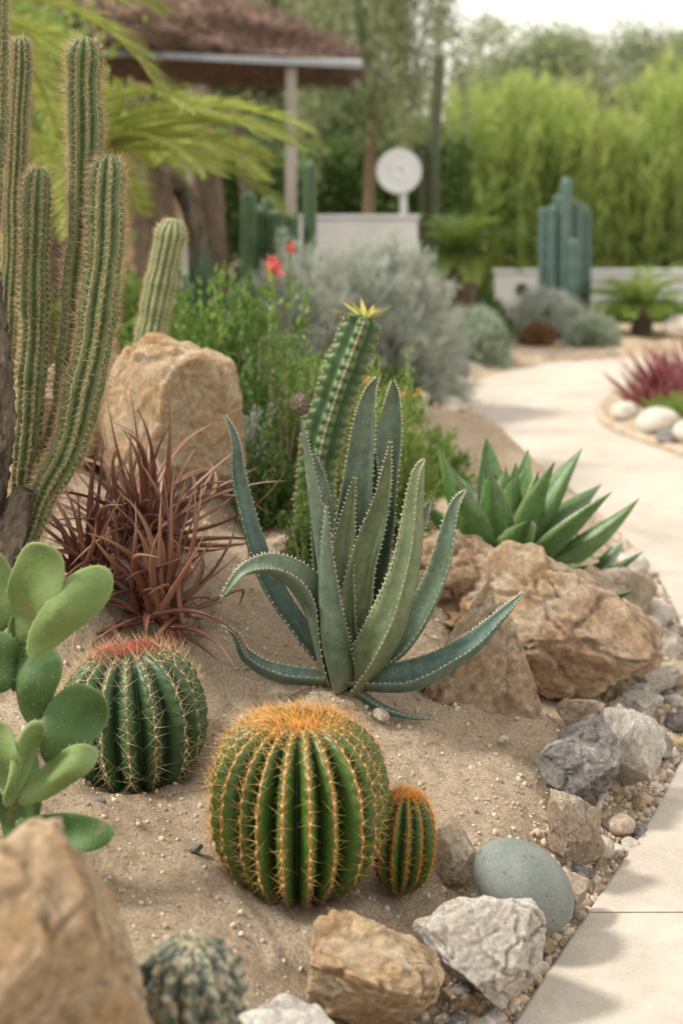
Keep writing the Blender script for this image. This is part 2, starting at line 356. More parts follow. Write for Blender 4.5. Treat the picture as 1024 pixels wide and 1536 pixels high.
for a,b_ in zip(cuts[:-1],cuts[1:]):
    a+=.02;b_-=.02
    ts=np.linspace(a,b_,14);us=np.linspace(0,1,12)
    rows=[]
    for t in ts:
        l=lerpE(LEs,t);r=lerpE(REs,t)
        rr=[(l[0],l[1],-.09)]+[(l[0]*(1-u)+r[0]*u,l[1]*(1-u)+r[1]*u,0.0) for u in us]+[(r[0],r[1],-.09)]
        rr[1]=(rr[1][0],rr[1][1],-.004)
        rr.insert(2,(l[0]+.008,l[1]+.002,0.0))
        rows.append(rr)
    fr=[(p[0],p[1],-.05) for p in rows[0]];bk=[(p[0],p[1],-.05) for p in rows[-1]]
    rows=[fr]+rows+[bk]
    A=np.array(rows);h,w,_=A.shape
    k=(np.arange(h-1)[:,None]*w+np.arange(w-1)[None]).ravel()
    pp.append(geo(A,np.stack([k,k+1,k+1+w,k+w],-1)))
path=mk('path',pp,M['conc'],smooth=False)
info(path,"pale concrete garden path curving past the cactus bed","path",kind="structure")
IS=smooth([(p[0],p[1],0) for p in [(1.70,6.85),(1.50,7.65),(1.49,8.15),(1.66,8.85),(2.0,9.5),(2.7,10.3),(4,10.75),(5.6,10.5),(6,9),(5,7.7),(3.4,6.9),(2.3,6.4),(1.70,6.85)]],90)[:,:2]
c0=IS.mean(0);rings=[]
for f,z in((1,-.01),(.995,.03),(.97,.035),(.9,.07),(.7,.12),(.3,.15),(0.01,.15)):
    rings.append([(c0[0]+(p[0]-c0[0])*f,c0[1]+(p[1]-c0[1])*f,z+(.02*vn(p[0]*f,p[1]*f,6) if f<.96 else 0)) for p in IS])
A=np.array(rings);h,w,_=A.shape;k=(np.arange(h-1)[:,None]*w+np.arange(w-1)[None]).ravel()
o=mk('island_bed_ground',[geo(A,np.stack([k,k+1,k+1+w,k+w],-1))],M['sand']);info(o,"low rounded planting bed of tan soil inside the path","ground",kind="structure")
kb=[tube(np.c_[IS[:-1],np.full(len(IS)-1,.012)],.03,8)]
o=mk('bed_kerb',kb,M['buff']);info(o,"narrow tan kerb edging the rounded planting bed","kerb",kind="structure")
# ---------------------------------------------------------------- rocks
import bmesh
_ico={}
def ico(sub):
    if sub not in _ico:
        bm=bmesh.new();bmesh.ops.create_icosphere(bm,subdivisions=sub,radius=1)
        _ico[sub]=(np.array([v.co[:] for v in bm.verts]),np.array([[v.index for v in f.verts] for f in bm.faces]));bm.free()
    return _ico[sub]
def rock_data(rad,seed,rough=.13,planes=16,sub=5,dmin=.5,dmax=.82,crag=0):
    r=np.random.default_rng(seed);V,F=ico(sub);V=V.copy()
    for _ in range(planes):
        n=nrm(r.normal(size=3));d=r.uniform(dmin,dmax);s=V@n-d
        V-=np.where(s>0,s*.97,0)[:,None]*n
    o=Vector(r.uniform(-50,50,3));D=np.zeros(len(V));cd={}
    for q,v in enumerate(V):
        w=Vector(v)
        x=noise.fractal(w*1.3+o,1.1,2.2,5)*rough+noise.ridged_multi_fractal(w*2.1+o,1,2.1,3,.8,2)*rough*.09
        if crag:
            ww=w*1.9+o+Vector((noise.noise(w*3+o),noise.noise(w*3-o),noise.noise(w*4)))*.22
            ds,ps=noise.voronoi(ww)
            key=(round(ps[0].x,2),round(ps[0].y,2),round(ps[0].z,2))
            if key not in cd: cd[key]=r.uniform(-1,1)
            e=ds[1]-ds[0]
            x+=crag*(cd[key]*.7*min(1,e/.07)-.40*math.exp(-(e/.04)**2))
            x+=crag*.30*noise.fractal(w*7+o,.7,2.2,4)
        D[q]=x
    V=V*(1+D[:,None])
    V/=np.abs(V).max(0)
    return V*np.array(rad),F
def rock(name,label,loc,rad,seed,mat,rot=(0,0,0),cat='rock',group=None,**k):
    V,F=rock_data(rad,seed,**k)
    o=mk(name,[geo(V,F)],mat,loc=loc);o.rotation_euler=[R_(a) for a in rot]
    return info(o,label,cat,group)
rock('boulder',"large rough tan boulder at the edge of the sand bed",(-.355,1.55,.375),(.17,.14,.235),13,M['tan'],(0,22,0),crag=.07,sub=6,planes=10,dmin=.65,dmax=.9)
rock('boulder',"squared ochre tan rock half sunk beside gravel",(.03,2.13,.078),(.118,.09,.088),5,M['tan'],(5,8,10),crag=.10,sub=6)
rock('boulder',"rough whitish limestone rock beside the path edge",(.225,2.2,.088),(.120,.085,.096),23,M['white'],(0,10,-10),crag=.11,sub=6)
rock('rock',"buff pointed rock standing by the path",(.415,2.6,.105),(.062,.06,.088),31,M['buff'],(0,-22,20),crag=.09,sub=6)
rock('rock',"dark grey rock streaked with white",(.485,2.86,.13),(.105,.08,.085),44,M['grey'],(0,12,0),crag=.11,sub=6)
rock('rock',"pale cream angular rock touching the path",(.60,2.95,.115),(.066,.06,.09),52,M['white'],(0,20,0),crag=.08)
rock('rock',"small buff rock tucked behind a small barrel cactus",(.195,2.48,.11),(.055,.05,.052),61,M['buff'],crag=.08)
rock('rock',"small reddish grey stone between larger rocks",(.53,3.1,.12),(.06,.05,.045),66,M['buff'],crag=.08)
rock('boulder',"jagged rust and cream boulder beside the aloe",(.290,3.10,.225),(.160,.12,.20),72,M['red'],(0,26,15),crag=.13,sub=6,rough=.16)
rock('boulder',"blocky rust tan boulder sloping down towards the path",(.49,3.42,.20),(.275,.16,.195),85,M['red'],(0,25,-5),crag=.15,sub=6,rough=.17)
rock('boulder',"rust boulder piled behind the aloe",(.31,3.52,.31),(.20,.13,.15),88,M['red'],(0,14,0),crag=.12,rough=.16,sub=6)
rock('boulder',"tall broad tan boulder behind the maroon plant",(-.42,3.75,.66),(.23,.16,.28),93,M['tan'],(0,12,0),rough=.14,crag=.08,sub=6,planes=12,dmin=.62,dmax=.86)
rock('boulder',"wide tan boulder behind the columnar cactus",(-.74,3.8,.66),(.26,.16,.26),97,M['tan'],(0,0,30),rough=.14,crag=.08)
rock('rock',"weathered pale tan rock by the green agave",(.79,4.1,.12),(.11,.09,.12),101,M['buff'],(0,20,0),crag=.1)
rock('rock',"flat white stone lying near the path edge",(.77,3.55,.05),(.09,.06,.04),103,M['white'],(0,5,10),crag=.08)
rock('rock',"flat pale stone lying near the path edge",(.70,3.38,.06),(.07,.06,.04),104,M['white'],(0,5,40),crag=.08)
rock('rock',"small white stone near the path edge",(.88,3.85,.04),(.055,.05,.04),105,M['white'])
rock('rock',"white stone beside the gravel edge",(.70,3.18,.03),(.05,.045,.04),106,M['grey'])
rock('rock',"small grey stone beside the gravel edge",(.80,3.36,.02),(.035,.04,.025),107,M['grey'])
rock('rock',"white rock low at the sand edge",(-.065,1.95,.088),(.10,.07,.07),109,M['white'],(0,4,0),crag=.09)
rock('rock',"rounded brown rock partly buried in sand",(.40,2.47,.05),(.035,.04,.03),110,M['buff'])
V,F=ico(5);V=V*np.array((.091,.070,.064));V[:,2]+=V[:,0]*.05
V=V*(1+.04*np.array([noise.noise(Vector(v)*11) for v in V]))[:,None]
o=mk('smooth_boulder',[geo(V,F)],M['peb'],loc=(.303,2.37,.107));o.rotation_euler=(R_(15),R_(36),0)
info(o,"smooth grey green river stone with a dark spot","stone")
for j,(x,y,z,r,mt,l) in enumerate([(.65,8.8,.12,.12,'white',"rounded white stone at the far bend of the path"),(.54,8.5,.14,.11,'white',"rounded white stone at the far bend of the path"),(.44,8.2,.15,.12,'white',"rounded white stone at the far bend of the path"),
  (.74,9.6,.10,.13,'black',"dark basalt rock beside white stones"),(.60,8.0,.1,.08,'white',"pale stone beside the path"),(.36,7.5,.2,.10,'white',"pale stone under the silver shrub"),(.56,7.4,.12,.08,'white',"white stone near the path bend"),
  (1.57,7.85,.08,.085,'white',"rounded white stone on the round bed"),(1.66,7.45,.08,.12,'white',"cream stone on the round bed"),(1.76,7.15,.08,.10,'white',"white stone on the round bed"),(1.63,7.15,.05,.06,'grey',"grey stone on the round bed"),
  (1.75,8.6,.07,.07,'buff',"tan stone on the round bed"),(3.0,12.6,.12,.16,'white',"white stone beside low wall"),(3.35,13.2,.16,.18,'white',"white stone beside low wall"),
  (-.20,3.42,.40,.028,'buff',"small buff stone under the leafy shrub"),(-.14,3.5,.40,.035,'buff',"small buff stone under the leafy shrub"),(-.22,3.75,.47,.03,'white',"small pale stone under the leafy shrub"),(-.19,3.85,.5,.035,'buff',"small buff stone under the leafy shrub"),
  (.60,3.85,.12,.07,'grey',"grey stone under the agave"),(.84,3.62,.04,.05,'buff',"buff stone near the path edge"),(.62,3.24,.06,.045,'white',"pale stone near the path edge"),(.66,3.10,.03,.035,'buff',"buff stone near the path edge"),
  (.90,4.15,.04,.07,'white',"pale stone near the path edge"),(.93,4.5,.03,.06,'grey',"grey stone near the path edge"),(.485,2.68,.03,.03,'white',"pale stone near the path edge"),(.44,2.73,.04,.032,'buff',"buff stone near the path edge"),
  (.13,2.03,.035,.028,'white',"pale rounded stone among small pebbles"),(.245,2.475,.05,.022,'white',"small white stone beside the river stone"),(.55,2.80,.02,.028,'buff',"buff stone near the path edge"),
  (.84,3.95,.06,.05,'white',"pale stone near the path edge"),(.97,4.75,.03,.06,'white',"pale stone near the path edge"),(.76,3.75,.06,.05,'grey',"grey stone near the path edge"),(.88,3.72,.02,.035,'buff',"buff stone near the path edge"),(.82,3.48,.02,.03,'white',"pale stone near the path edge")]):
    rock('stone',l,(x,y,z),(r,r*.85,r*.72),200+j,M[mt],sub=3,rough=.06,planes=8,dmin=.75,dmax=.95,cat='stone')
pm=[]
for j in range(8):
    V,F=rock_data((1,.85,.62),300+j,rough=.09,planes=12,sub=3,dmin=.65,dmax=.9);pm.append((V,F))
pmesh={}
labs={'buff':"small buff pebble lying in the gravel by the path",'grey':"small grey pebble lying in the gravel by the path",'white':"small white pebble lying in the gravel by the path",'tan':"small tan pebble lying in the gravel by the path"}
def pebble(x,y,r,mt):
    j=random.randrange(8);z=g1(x,y)
    if pmesh.get((j,mt)) is None:
        o=mk('pebble',[geo(pm[j][0]*.02,pm[j][1])],M[mt]);pmesh[(j,mt)]=o.data
    else:
        o=bpy.data.objects.new('pebble',pmesh[(j,mt)]);S.collection.objects.link(o)
    o.location=(x,y,z+r*.35);s=r/.02;o.scale=(s,s,s);o.rotation_euler=(random.uniform(-.3,.3),random.uniform(-.3,.3),random.uniform(0,6.28))
    info(o,labs[mt],'pebble',"pebbles along the path edge")
def edge_pt(y):
    i_=np.searchsorted(LEs[:,1],y);return float(LEs[min(i_,119),0])
for _ in range(220):
    y=random.choice([random.uniform(1.95,2.2),random.uniform(2.2,3.0),random.uniform(3.0,4.2)])
    off=abs(random.gauss(.05,.07))+.012
    x=edge_pt(y)-off
    pebble(x,y,random.uniform(.007,.019)*(1.1 if y<2.3 else 1.35),random.choice(['buff','grey','white','buff','white','tan']))
for _ in range(75):
    pebble(random.uniform(.08,.23),random.uniform(1.98,2.14),random.uniform(.007,.015),random.choice(['buff','grey','grey','white','tan','white']))
for x,y,r,mt in [(-.085,2.03,.02,'white'),(-.24,2.35,.012,'grey'),(.08,2.86,.02,'buff'),(.33,2.9,.014,'white'),(.235,2.43,.017,'white'),(-.42,2.45,.018,'grey'),(-.02,2.02,.022,'grey'),(-.05,1.99,.02,'buff')]:
    pebble(x,y,r,mt)
def gravel(n,fx,smin,smax,pw=2.6):
    V0,F0=ico(1);V0=V0*(1+.25*(rng.random((len(V0),1))-.5))
    x,y=fx(n);z=G(x,y);ok=~inpoly(x,y,PP);x,y,z=x[ok],y[ok],z[ok];k=len(x)
    s=smin*(smax/smin)**(rng.random(k)**pw)
    sc=s[:,None]*np.stack([rng.uniform(.7,1.3,k),rng.uniform(.7,1.3,k),rng.uniform(.5,.9,k)],1)
    V,F=batch((V0,F0),np.stack([x,y,z+s*.2],1),frames(rng.normal(size=(k,3))*np.array([1,1,.3])),sc)
    return geo(V,F,0,np.repeat(rng.random(k),len(V0)))
g1_=gravel(20000,lambda n:(rng.uniform(-.9,.9,n),rng.uniform(1.5,3.9,n)),.0009,.0065,3.2)
def nearp(n):
    y=rng.uniform(1.8,6,n);x=np.interp(y,LEs[:60,1],LEs[:60,0])-np.abs(rng.normal(0,.09,n))-.004;return x,y
g2_=gravel(8000,nearp,.0025,.013,2.2)
def farg(n):
    t=rng.uniform(55,118,n);i_=t.astype(int);p=LEs[i_];return p[:,0]-np.abs(rng.normal(0,.25,n)),p[:,1]+np.abs(rng.normal(0,.2,n))
g3_=gravel(1500,farg,.008,.03)
o=mk('gravel',[g1_,g2_,g3_],M['gravel']);info(o,"loose mixed gravel and grit scattered over sand","gravel",kind="stuff")
# ---------------------------------------------------------------- cacti
def barrel(name,label,loc,R,H,ribs,depth,mat,spm,crownm,slen,spacing,nsp,crown_r=.42,seed=1,lean=(0,0,0),sr=.00055,exp=2.15,crown_n=1500,bot=-.92,tub=0,dimp=.16,cl=(.35,.8),skip=.10):
    th=thing(name,label,'cactus',loc);th.rotation_euler=[R_(a) for a in lean]
    nr=80;ph=np.linspace(math.asin(bot),np.pi/2,nr)
    cr=np.maximum(np.cos(ph),0)**(2/exp);sz=np.sign(np.sin(ph))*np.abs(np.sin(ph))**(2/exp)
    A=ribs*12;T=np.arange(A)/A*2*np.pi
    rgj=np.random.default_rng(seed+50);jt=np.interp(T,np.arange(ribs+1)/ribs*2*np.pi,np.append(rgj.uniform(.92,1.04,ribs),1))
    t=np.abs(np.cos(ribs*T/2))
    dep=depth*np.clip(cr*1.15,0,1)**.6
    wob=(1+.03*np.sin(T*2+seed)+.02*np.sin(T*3+2*seed))*jt
    r=R*cr[:,None]*(1-dep[:,None]*(1-t[None]**.8)*1.0)*wob[None]
    if tub: r=r*(1+tub*np.maximum(0,np.sin(ph*22)[:,None])*t[None]**2)
    else: r=r*(1+.016*np.sin(ph[:,None]*41+T[None]*3)*t[None]**3)
    z=H*sz[:,None]-H*dimp*np.exp(-(r/(R*.32))**2)+H*.03*t[None]*cr[:,None]*(sz[:,None]>0)
    V=np.stack([r*np.cos(T),r*np.sin(T),z],-1)
    i_=(np.arange(nr-1)[:,None]*A);j=np.arange(A)[None];j2=(j+1)%A
    F=np.stack([i_+j,i_+j2,i_+A+j2,i_+A+j],-1).reshape(-1,4)
    tint=np.repeat(t[None],nr,0);al=np.repeat(np.linspace(0,1,nr)[:,None],A,1)
    mk('body',[geo(V,F,0,tint,al)],mat,parent=th)
    pos=[];nn=[];bt=[];tt=[]
    seg=np.sqrt(np.gradient(R*cr)**2+np.gradient(H*sz)**2);arc=np.cumsum(seg)
    rg=np.random.default_rng(seed)
    for kk in range(ribs):
        c=int(round(kk*A/ribs))%A
        a=rg.uniform(0,spacing)+arc[3]
        while a<arc[-3]:
            f=np.interp(a,arc,np.arange(nr));i0=int(f);fr=f-i0
            a+=spacing*(1 if a<arc[-1]*.82 else .7)*rg.uniform(.85,1.15)
            p=V[i0,c]*(1-fr)+V[min(i0+1,nr-1),c]*fr
            if p[2]>0 and math.hypot(p[0],p[1])<R*skip: continue
            tn=nrm(V[min(i0+1,nr-1),c]-V[i0,c]);b=np.array([-math.sin(T[c]),math.cos(T[c]),0]);n=nrm(np.cross(b,tn))
            pos.append(p);nn.append(n);bt.append(b);tt.append(tn)
    pos=np.array(pos);nn=np.array(nn);bt=np.array(bt);tt=np.array(tt)
    par=[]
    for mi,sel in((0,pos[:,2]>=-.55*H),(1,pos[:,2]<-.55*H)):
        if not sel.any(): continue
        p_,n_,b_,t_=pos[sel],nn[sel],bt[sel],tt[sel];P=[];D=[]
        for s in range(nsp):
            a=s/nsp*2*np.pi+rg.normal(0,.3,len(p_))
            o_=.5 if s%4 else 1.6
            D.append(n_*o_+b_*np.cos(a)[:,None]+t_*np.sin(a)[:,None]);P.append(p_-n_*.0005)
        P=np.vstack(P);D=np.vstack(D)+rg.normal(0,.16,(len(P),3))
        par.append(cones(P,D,slen*rg.uniform(.5,1.4,len(P)),sr*rg.uniform(.7,1.2,len(P)),mi))
        Vb,Fb=ico(1);v_,f_=batch((Vb,Fb),p_,frames(n_),np.repeat(np.array([[.0024,.0012,.0032]])*R/.15,len(p_),0))
        par.append(geo(v_,f_,mi,.8,0.))
    o=mk('spines',par,[spm,M['spd']],parent=th);o["kind"]="stuff"
    a=rg.uniform(0,2*np.pi,crown_n);u=rg.random(crown_n)**.75;q=u*R*crown_r*(1+.25*np.sin(a*ribs)*u)
    mr=r.mean(1);zz=np.interp(q,mr[::-1][:40],z.mean(1)[::-1][:40])
    P=np.stack([q*np.cos(a),q*np.sin(a),zz-.001],1)
    D=np.stack([np.cos(a)*u*1.7,np.sin(a)*u*1.7,1.05-.6*u],1)+rg.normal(0,.55,(crown_n,3))
    o=mk('crown',[cones(P,D,slen*rg.uniform(cl[0],cl[1],crown_n)*(.55+.7*u),sr*1.25,0)],crownm,parent=th)
    return th
barrel('barrel_cactus',"large ribbed golden barrel cactus with orange woolly crown",(-.07,2.35,.253),.152,.147,22,.29,M['barrel'],M['spg'],M['spo'],.027,.0165,8,seed=3,crown_n=1000,crown_r=.46,bot=-.93,sr=.00046,cl=(.35,1.2),dimp=.12,exp=2.3,skip=.36)
barrel('barrel_cactus',"dark green barrel cactus with muted red spiny crown",(-.39,2.66,.278),.143,.138,17,.23,M['barrel2'],M['spp'],M['spr'],.037,.019,8,seed=5,crown_n=620,crown_r=.48,sr=.00050,dimp=.06,lean=(-2,-4,0),cl=(.25,.9),exp=2.1,skip=.40)
barrel('barrel_cactus',"small young barrel cactus with orange spines",(.102,2.38,.178),.053,.086,13,.24,M['barrel'],M['spo'],M['spo'],.018,.0135,7,seed=8,crown_n=180,crown_r=.5,lean=(0,4,0),sr=.0005,cl=(.5,1.2))
barrel('globe_cactus',"small mottled globe cactus with bumpy grey ribs",(-.182,1.70,.300),.064,.068,13,.16,M['gbar'],M['spp'],M['spp'],.006,.012,5,seed=9,crown_n=60,sr=.0003,tub=.14,dimp=.05)
def column(par,pts,R,ribs,depth,mat,spm,slen,spacing,nsp,sr=.0005,m=90,base_r=.75,seed=1,cap=1.3,name='stem',bot_al=True,tooth=0,irr=0):
    if tooth: m=200
    p=smooth(pts,m);seg=np.linalg.norm(np.diff(p,axis=0),axis=1);arc=np.concatenate([[0],np.cumsum(seg)]);L=arc[-1]
    s=np.concatenate([np.linspace(0,L-R*cap,m-14,endpoint=False),L-R*cap*(1-np.sin(np.linspace(0,np.pi/2,14)))])
    p=np.stack([np.interp(s,arc,p[:,i]) for i in range(3)],1)
    if irr:
        p[:,0]+=irr*(np.sin(s*14+seed*2)+.6*np.sin(s*31+seed));p[:,1]+=irr*np.sin(s*11+seed*5)
    rr=np.where(s<L-R*cap,1,np.sqrt(np.clip(1-((s-(L-R*cap))/(R*cap))**2,0,1)))
    rr=rr*(base_r+(1-base_r)*np.clip(s/(L*.45),0,1))*(1+.045*np.sin(s*37+seed)+.035*np.sin(s*90+seed*3))
    T=nrm(np.gradient(p,axis=0));T[-14:]=T[-15];X=nrm(np.cross(T,np.array([0,1,.01])));Y=np.cross(T,X)
    A=ribs*8;a=np.arange(A)/A*2*np.pi;t=np.abs(np.cos(ribs*a/2))
    r=R*rr[:,None]*(1-depth*(1-t[None]**.8))
    if tooth: r=r*(1+tooth*t[None]**4*(np.abs(np.sin(s/spacing*np.pi))[:,None]-.5))
    else: r=r*(1+.02*t[None]**3*np.sin(s*2*np.pi/.0125)[:,None])
    tw=(irr*60*np.sin(s*5+seed))[:,None]
    V=p[:,None]+r[...,None]*(np.cos(a+tw)[...,None]*X[:,None]+np.sin(a+tw)[...,None]*Y[:,None])
    n=len(p);i_=(np.arange(n-1)[:,None]*A);j=np.arange(A)[None];j2=(j+1)%A
    F=np.stack([i_+j,i_+j2,i_+A+j2,i_+A+j],-1).reshape(-1,4)
    al=np.repeat((s/L if bot_al else np.full(n,.5))[:,None],A,1)
    o=mk(name,[geo(V,F,0,np.repeat(t[None],n,0),al)],mat,parent=par)
    if nsp:
        rg=np.random.default_rng(seed);P=[];D=[]
        for kk in range(ribs):
            c=kk*8;ss=np.arange((0 if tooth else rg.uniform(0,spacing))+L*.05,L-R*.12,spacing)
            f=np.interp(ss,s,np.arange(n));i0=np.clip(f.astype(int),0,n-2);fr=(f-i0)[:,None]
            q=V[i0,c]*(1-fr)+V[i0+1,c]*fr
            tn=nrm(V[i0+1,c]-V[i0,c]);b=nrm(np.cross(tn,q-p[i0]));nn=nrm(np.cross(b,tn))
            nn*=np.sign(((q-p[i0])*nn).sum(1)+1e-9)[:,None]
            for u in range(nsp):
                an=u/nsp*6.283+rg.normal(0,.3,len(q));P.append(q);D.append(nn*(.7 if u%3 else 2.2)+b*np.cos(an)[:,None]+tn*np.sin(an)[:,None])
        P=np.vstack(P);D=np.vstack(D)+rg.normal(0,.2,(len(P),3))
        sp=mk('spines',[cones(P,D,slen*rg.uniform(.4,1.5,len(P)),sr,0)],spm,parent=o);sp["kind"]="stuff"
    return o
def L3(pts,b):return [(x-b[0],y-b[1],z-b[2]) for x,y,z in pts]
b=(-.68,3.0,.44)
cc=thing('columnar_cactus',"clump of tall ribbed columnar cactus with brown spines",'cactus',b)
column(cc,L3([(-.72,3.0,.40),(-.635,3.0,.63),(-.585,3.0,.80),(-.557,3.0,.97),(-.54,3.0,1.25),(-.54,3.0,1.595)],b),.037,10,.30,M['col'],M['spb'],.022,.0135,8,seed=1,sr=.0006,base_r=.52,irr=.0022)
column(cc,L3([(-.70,2.95,.40),(-.625,2.93,.62),(-.56,2.92,.744),(-.517,2.92,.9),(-.49,2.92,1.11),(-.477,2.92,1.345)],b),.039,10,.30,M['col'],M['spb'],.022,.0135,8,seed=2,sr=.0006,base_r=.45,irr=.0022)
column(cc,L3([(-.71,2.97,.42),(-.668,2.97,.63),(-.645,2.96,.83),(-.637,2.96,1.11),(-.628,2.96,1.318)],b),.029,9,.30,M['col'],M['spb'],.020,.0135,8,seed=3,sr=.0006,base_r=.6,irr=.0018)
tb=[tube(smooth(L3([(-.84,2.96,.32),(-.755,2.92,.44),(-.69,2.89,.55),(-.64,2.89,.66)],b),70),np.linspace(.075,.024,70),40,bark=.38),tube(smooth(L3([(-.80,2.99,.36),(-.70,2.97,.52),(-.655,2.97,.66)],b),50),np.linspace(.05,.022,50),32,bark=.35)]
mk('woody_base',tb,M['bark'],parent=cc)
b=(-.70,2.9,.45)
oc=thing('columnar_cactus',"old cactus with corky grey trunk and spiny green top",'cactus',b)
mk('trunk',[tube(smooth(L3([(-.78,2.88,.42),(-.72,2.88,.62),(-.690,2.88,.80),(-.705,2.88,1.0),(-.735,2.88,1.20)],b),150),np.linspace(.036,.024,150),40,bark=.45)],M['bark'],parent=oc)
column(oc,L3([(-.73,2.9,1.14),(-.715,2.9,1.4),(-.705,2.9,1.95)],b),.034,11,.26,M['col'],M['spb'],.018,.013,7,seed=5,base_r=.85,sr=.0006,irr=.002)
b=(-.78,3.3,.5)
oc=thing('columnar_cactus',"tall spiny green columnar cactus beside the old trunk",'cactus',b)
column(oc,L3([(-.80,3.3,.48),(-.760,3.3,1.2),(-.742,3.3,1.63)],b),.025,11,.24,M['col'],M['spb'],.017,.013,6,seed=6,sr=.0006,irr=.002)
b=(-.54,3.95,.5)
oc=thing('columnar_cactus',"pale green leaning columnar cactus behind the boulder",'cactus',b)
column(oc,L3([(-.57,3.95,.48),(-.53,3.93,.85),(-.46,3.92,1.2)],b),.042,13,.2,M['colp'],M['spp'],.013,.014,7,seed=7,base_r=.9,sr=.0006)
b=(-.06,3.5,.35)
oc=thing('ridged_euphorbia',"ridged dark green succulent stem with yellow star tip",'succulent',b)
column(oc,L3([(-.075,3.5,.34),(-.058,3.5,.60),(-.018,3.5,.76),(.058,3.5,.965)],b),.047,4,.48,M['euph'],M['spp'],.014,.028,10,seed=8,base_r=.85,cap=.5,tooth=.30,sr=.0012)
st=np.array([(.058,3.5,.955)])-np.array(b);n=15;a=np.arange(n)/n*6.28
D=np.stack([np.cos(a),np.sin(a)*.8,rng.uniform(.0,1.0,n)],1)
mk('star_tip',[leaves(np.repeat(st,n,0),D,rng.uniform(.05,.115,n),.015,0,up=np.tile([0,0,1.],(n,1)))],m_leaf('yellow_tip',(.38,.40,.08),(.6,.54,.14),.5,.3,tip=(.5,.2,.10)),parent=oc)
# ---------------------------------------------------------------- leaves (swept)
def sweep_leaf(path,width,hint,ch=.35,th=.22,prof='aloe',m=0,n=34,teeth=0,tm=1,tooth=.004):
    p=smooth(path,n);s=np.linspace(0,1,n)
    if prof=='aloe': w=(.76+.24*np.clip(s/.25,0,1))*(1-s**1.8)**1.05
    elif prof=='agave': w=np.interp(s,[0,.12,.3,.5,.7,.85,1],[.62,.6,.86,1,.80,.45,.02])
    else: w=(1-s)**.8*(.8+.2*np.clip(s/.2,0,1))
    w=w*width/2;w[-1]=width*.01
    T=nrm(np.gradient(p,axis=0));h=np.asarray(hint,float)
    if h.ndim==1:h=np.tile(h,(n,1))
    Nn=nrm(h-(h*T).sum(1,keepdims=True)*T);X=np.cross(T,Nn)
    ut=np.linspace(-1,1,9);ub=np.linspace(.78,-.78,7)
    U=np.concatenate([ut,ub]);K=len(U)
    chs=ch*(1-.25*s)
    zt=np.concatenate([ut**2,ub**2]);bt=np.concatenate([np.zeros(9),(1-ub**2)])
    thk=th*(1.25-.5*s)
    wv=1+.04*np.sin(s*23+width*900)
    V=p[:,None]+(w*wv)[:,None,None]*U[None,:,None]*X[:,None]+(w[:,None]*(chs[:,None]*zt[None]*1.0-thk[:,None]*2*bt[None]))[...,None]*Nn[:,None]
    i_=(np.arange(n-1)[:,None]*K);j=np.arange(K)[None];j2=(j+1)%K
    F=np.stack([i_+j,i_+K+j,i_+K+j2,i_+j2],-1).reshape(-1,4)
    tint=np.repeat(np.abs(U)[None],n,0);al=np.repeat(s[:,None],K,1)
    out=[geo(V,F,m,tint,al)]
    if teeth:
        L=np.linalg.norm(np.diff(p,axis=0),axis=1).sum();k=int(L/teeth)
        for sg,idx in((-1,0),(1,8)):
            f=np.linspace(2,n-3,k)+rng.uniform(-.2,.2,k);i0=f.astype(int);fr=(f-i0)[:,None]
            q=V[i0,idx]*(1-fr)+V[i0+1,idx]*fr
            d=X[i0]*sg+T[i0]*.35+Nn[i0]*.25
            out.append(cones(q-X[i0]*sg*.001,d,tooth*rng.uniform(.7,1.3,k),tooth*.3,tm))
    return out
b=(0.0,2.95,.262)
al=thing('aloe',"large grey green aloe with toothed arching leaves on sand",'aloe',b)
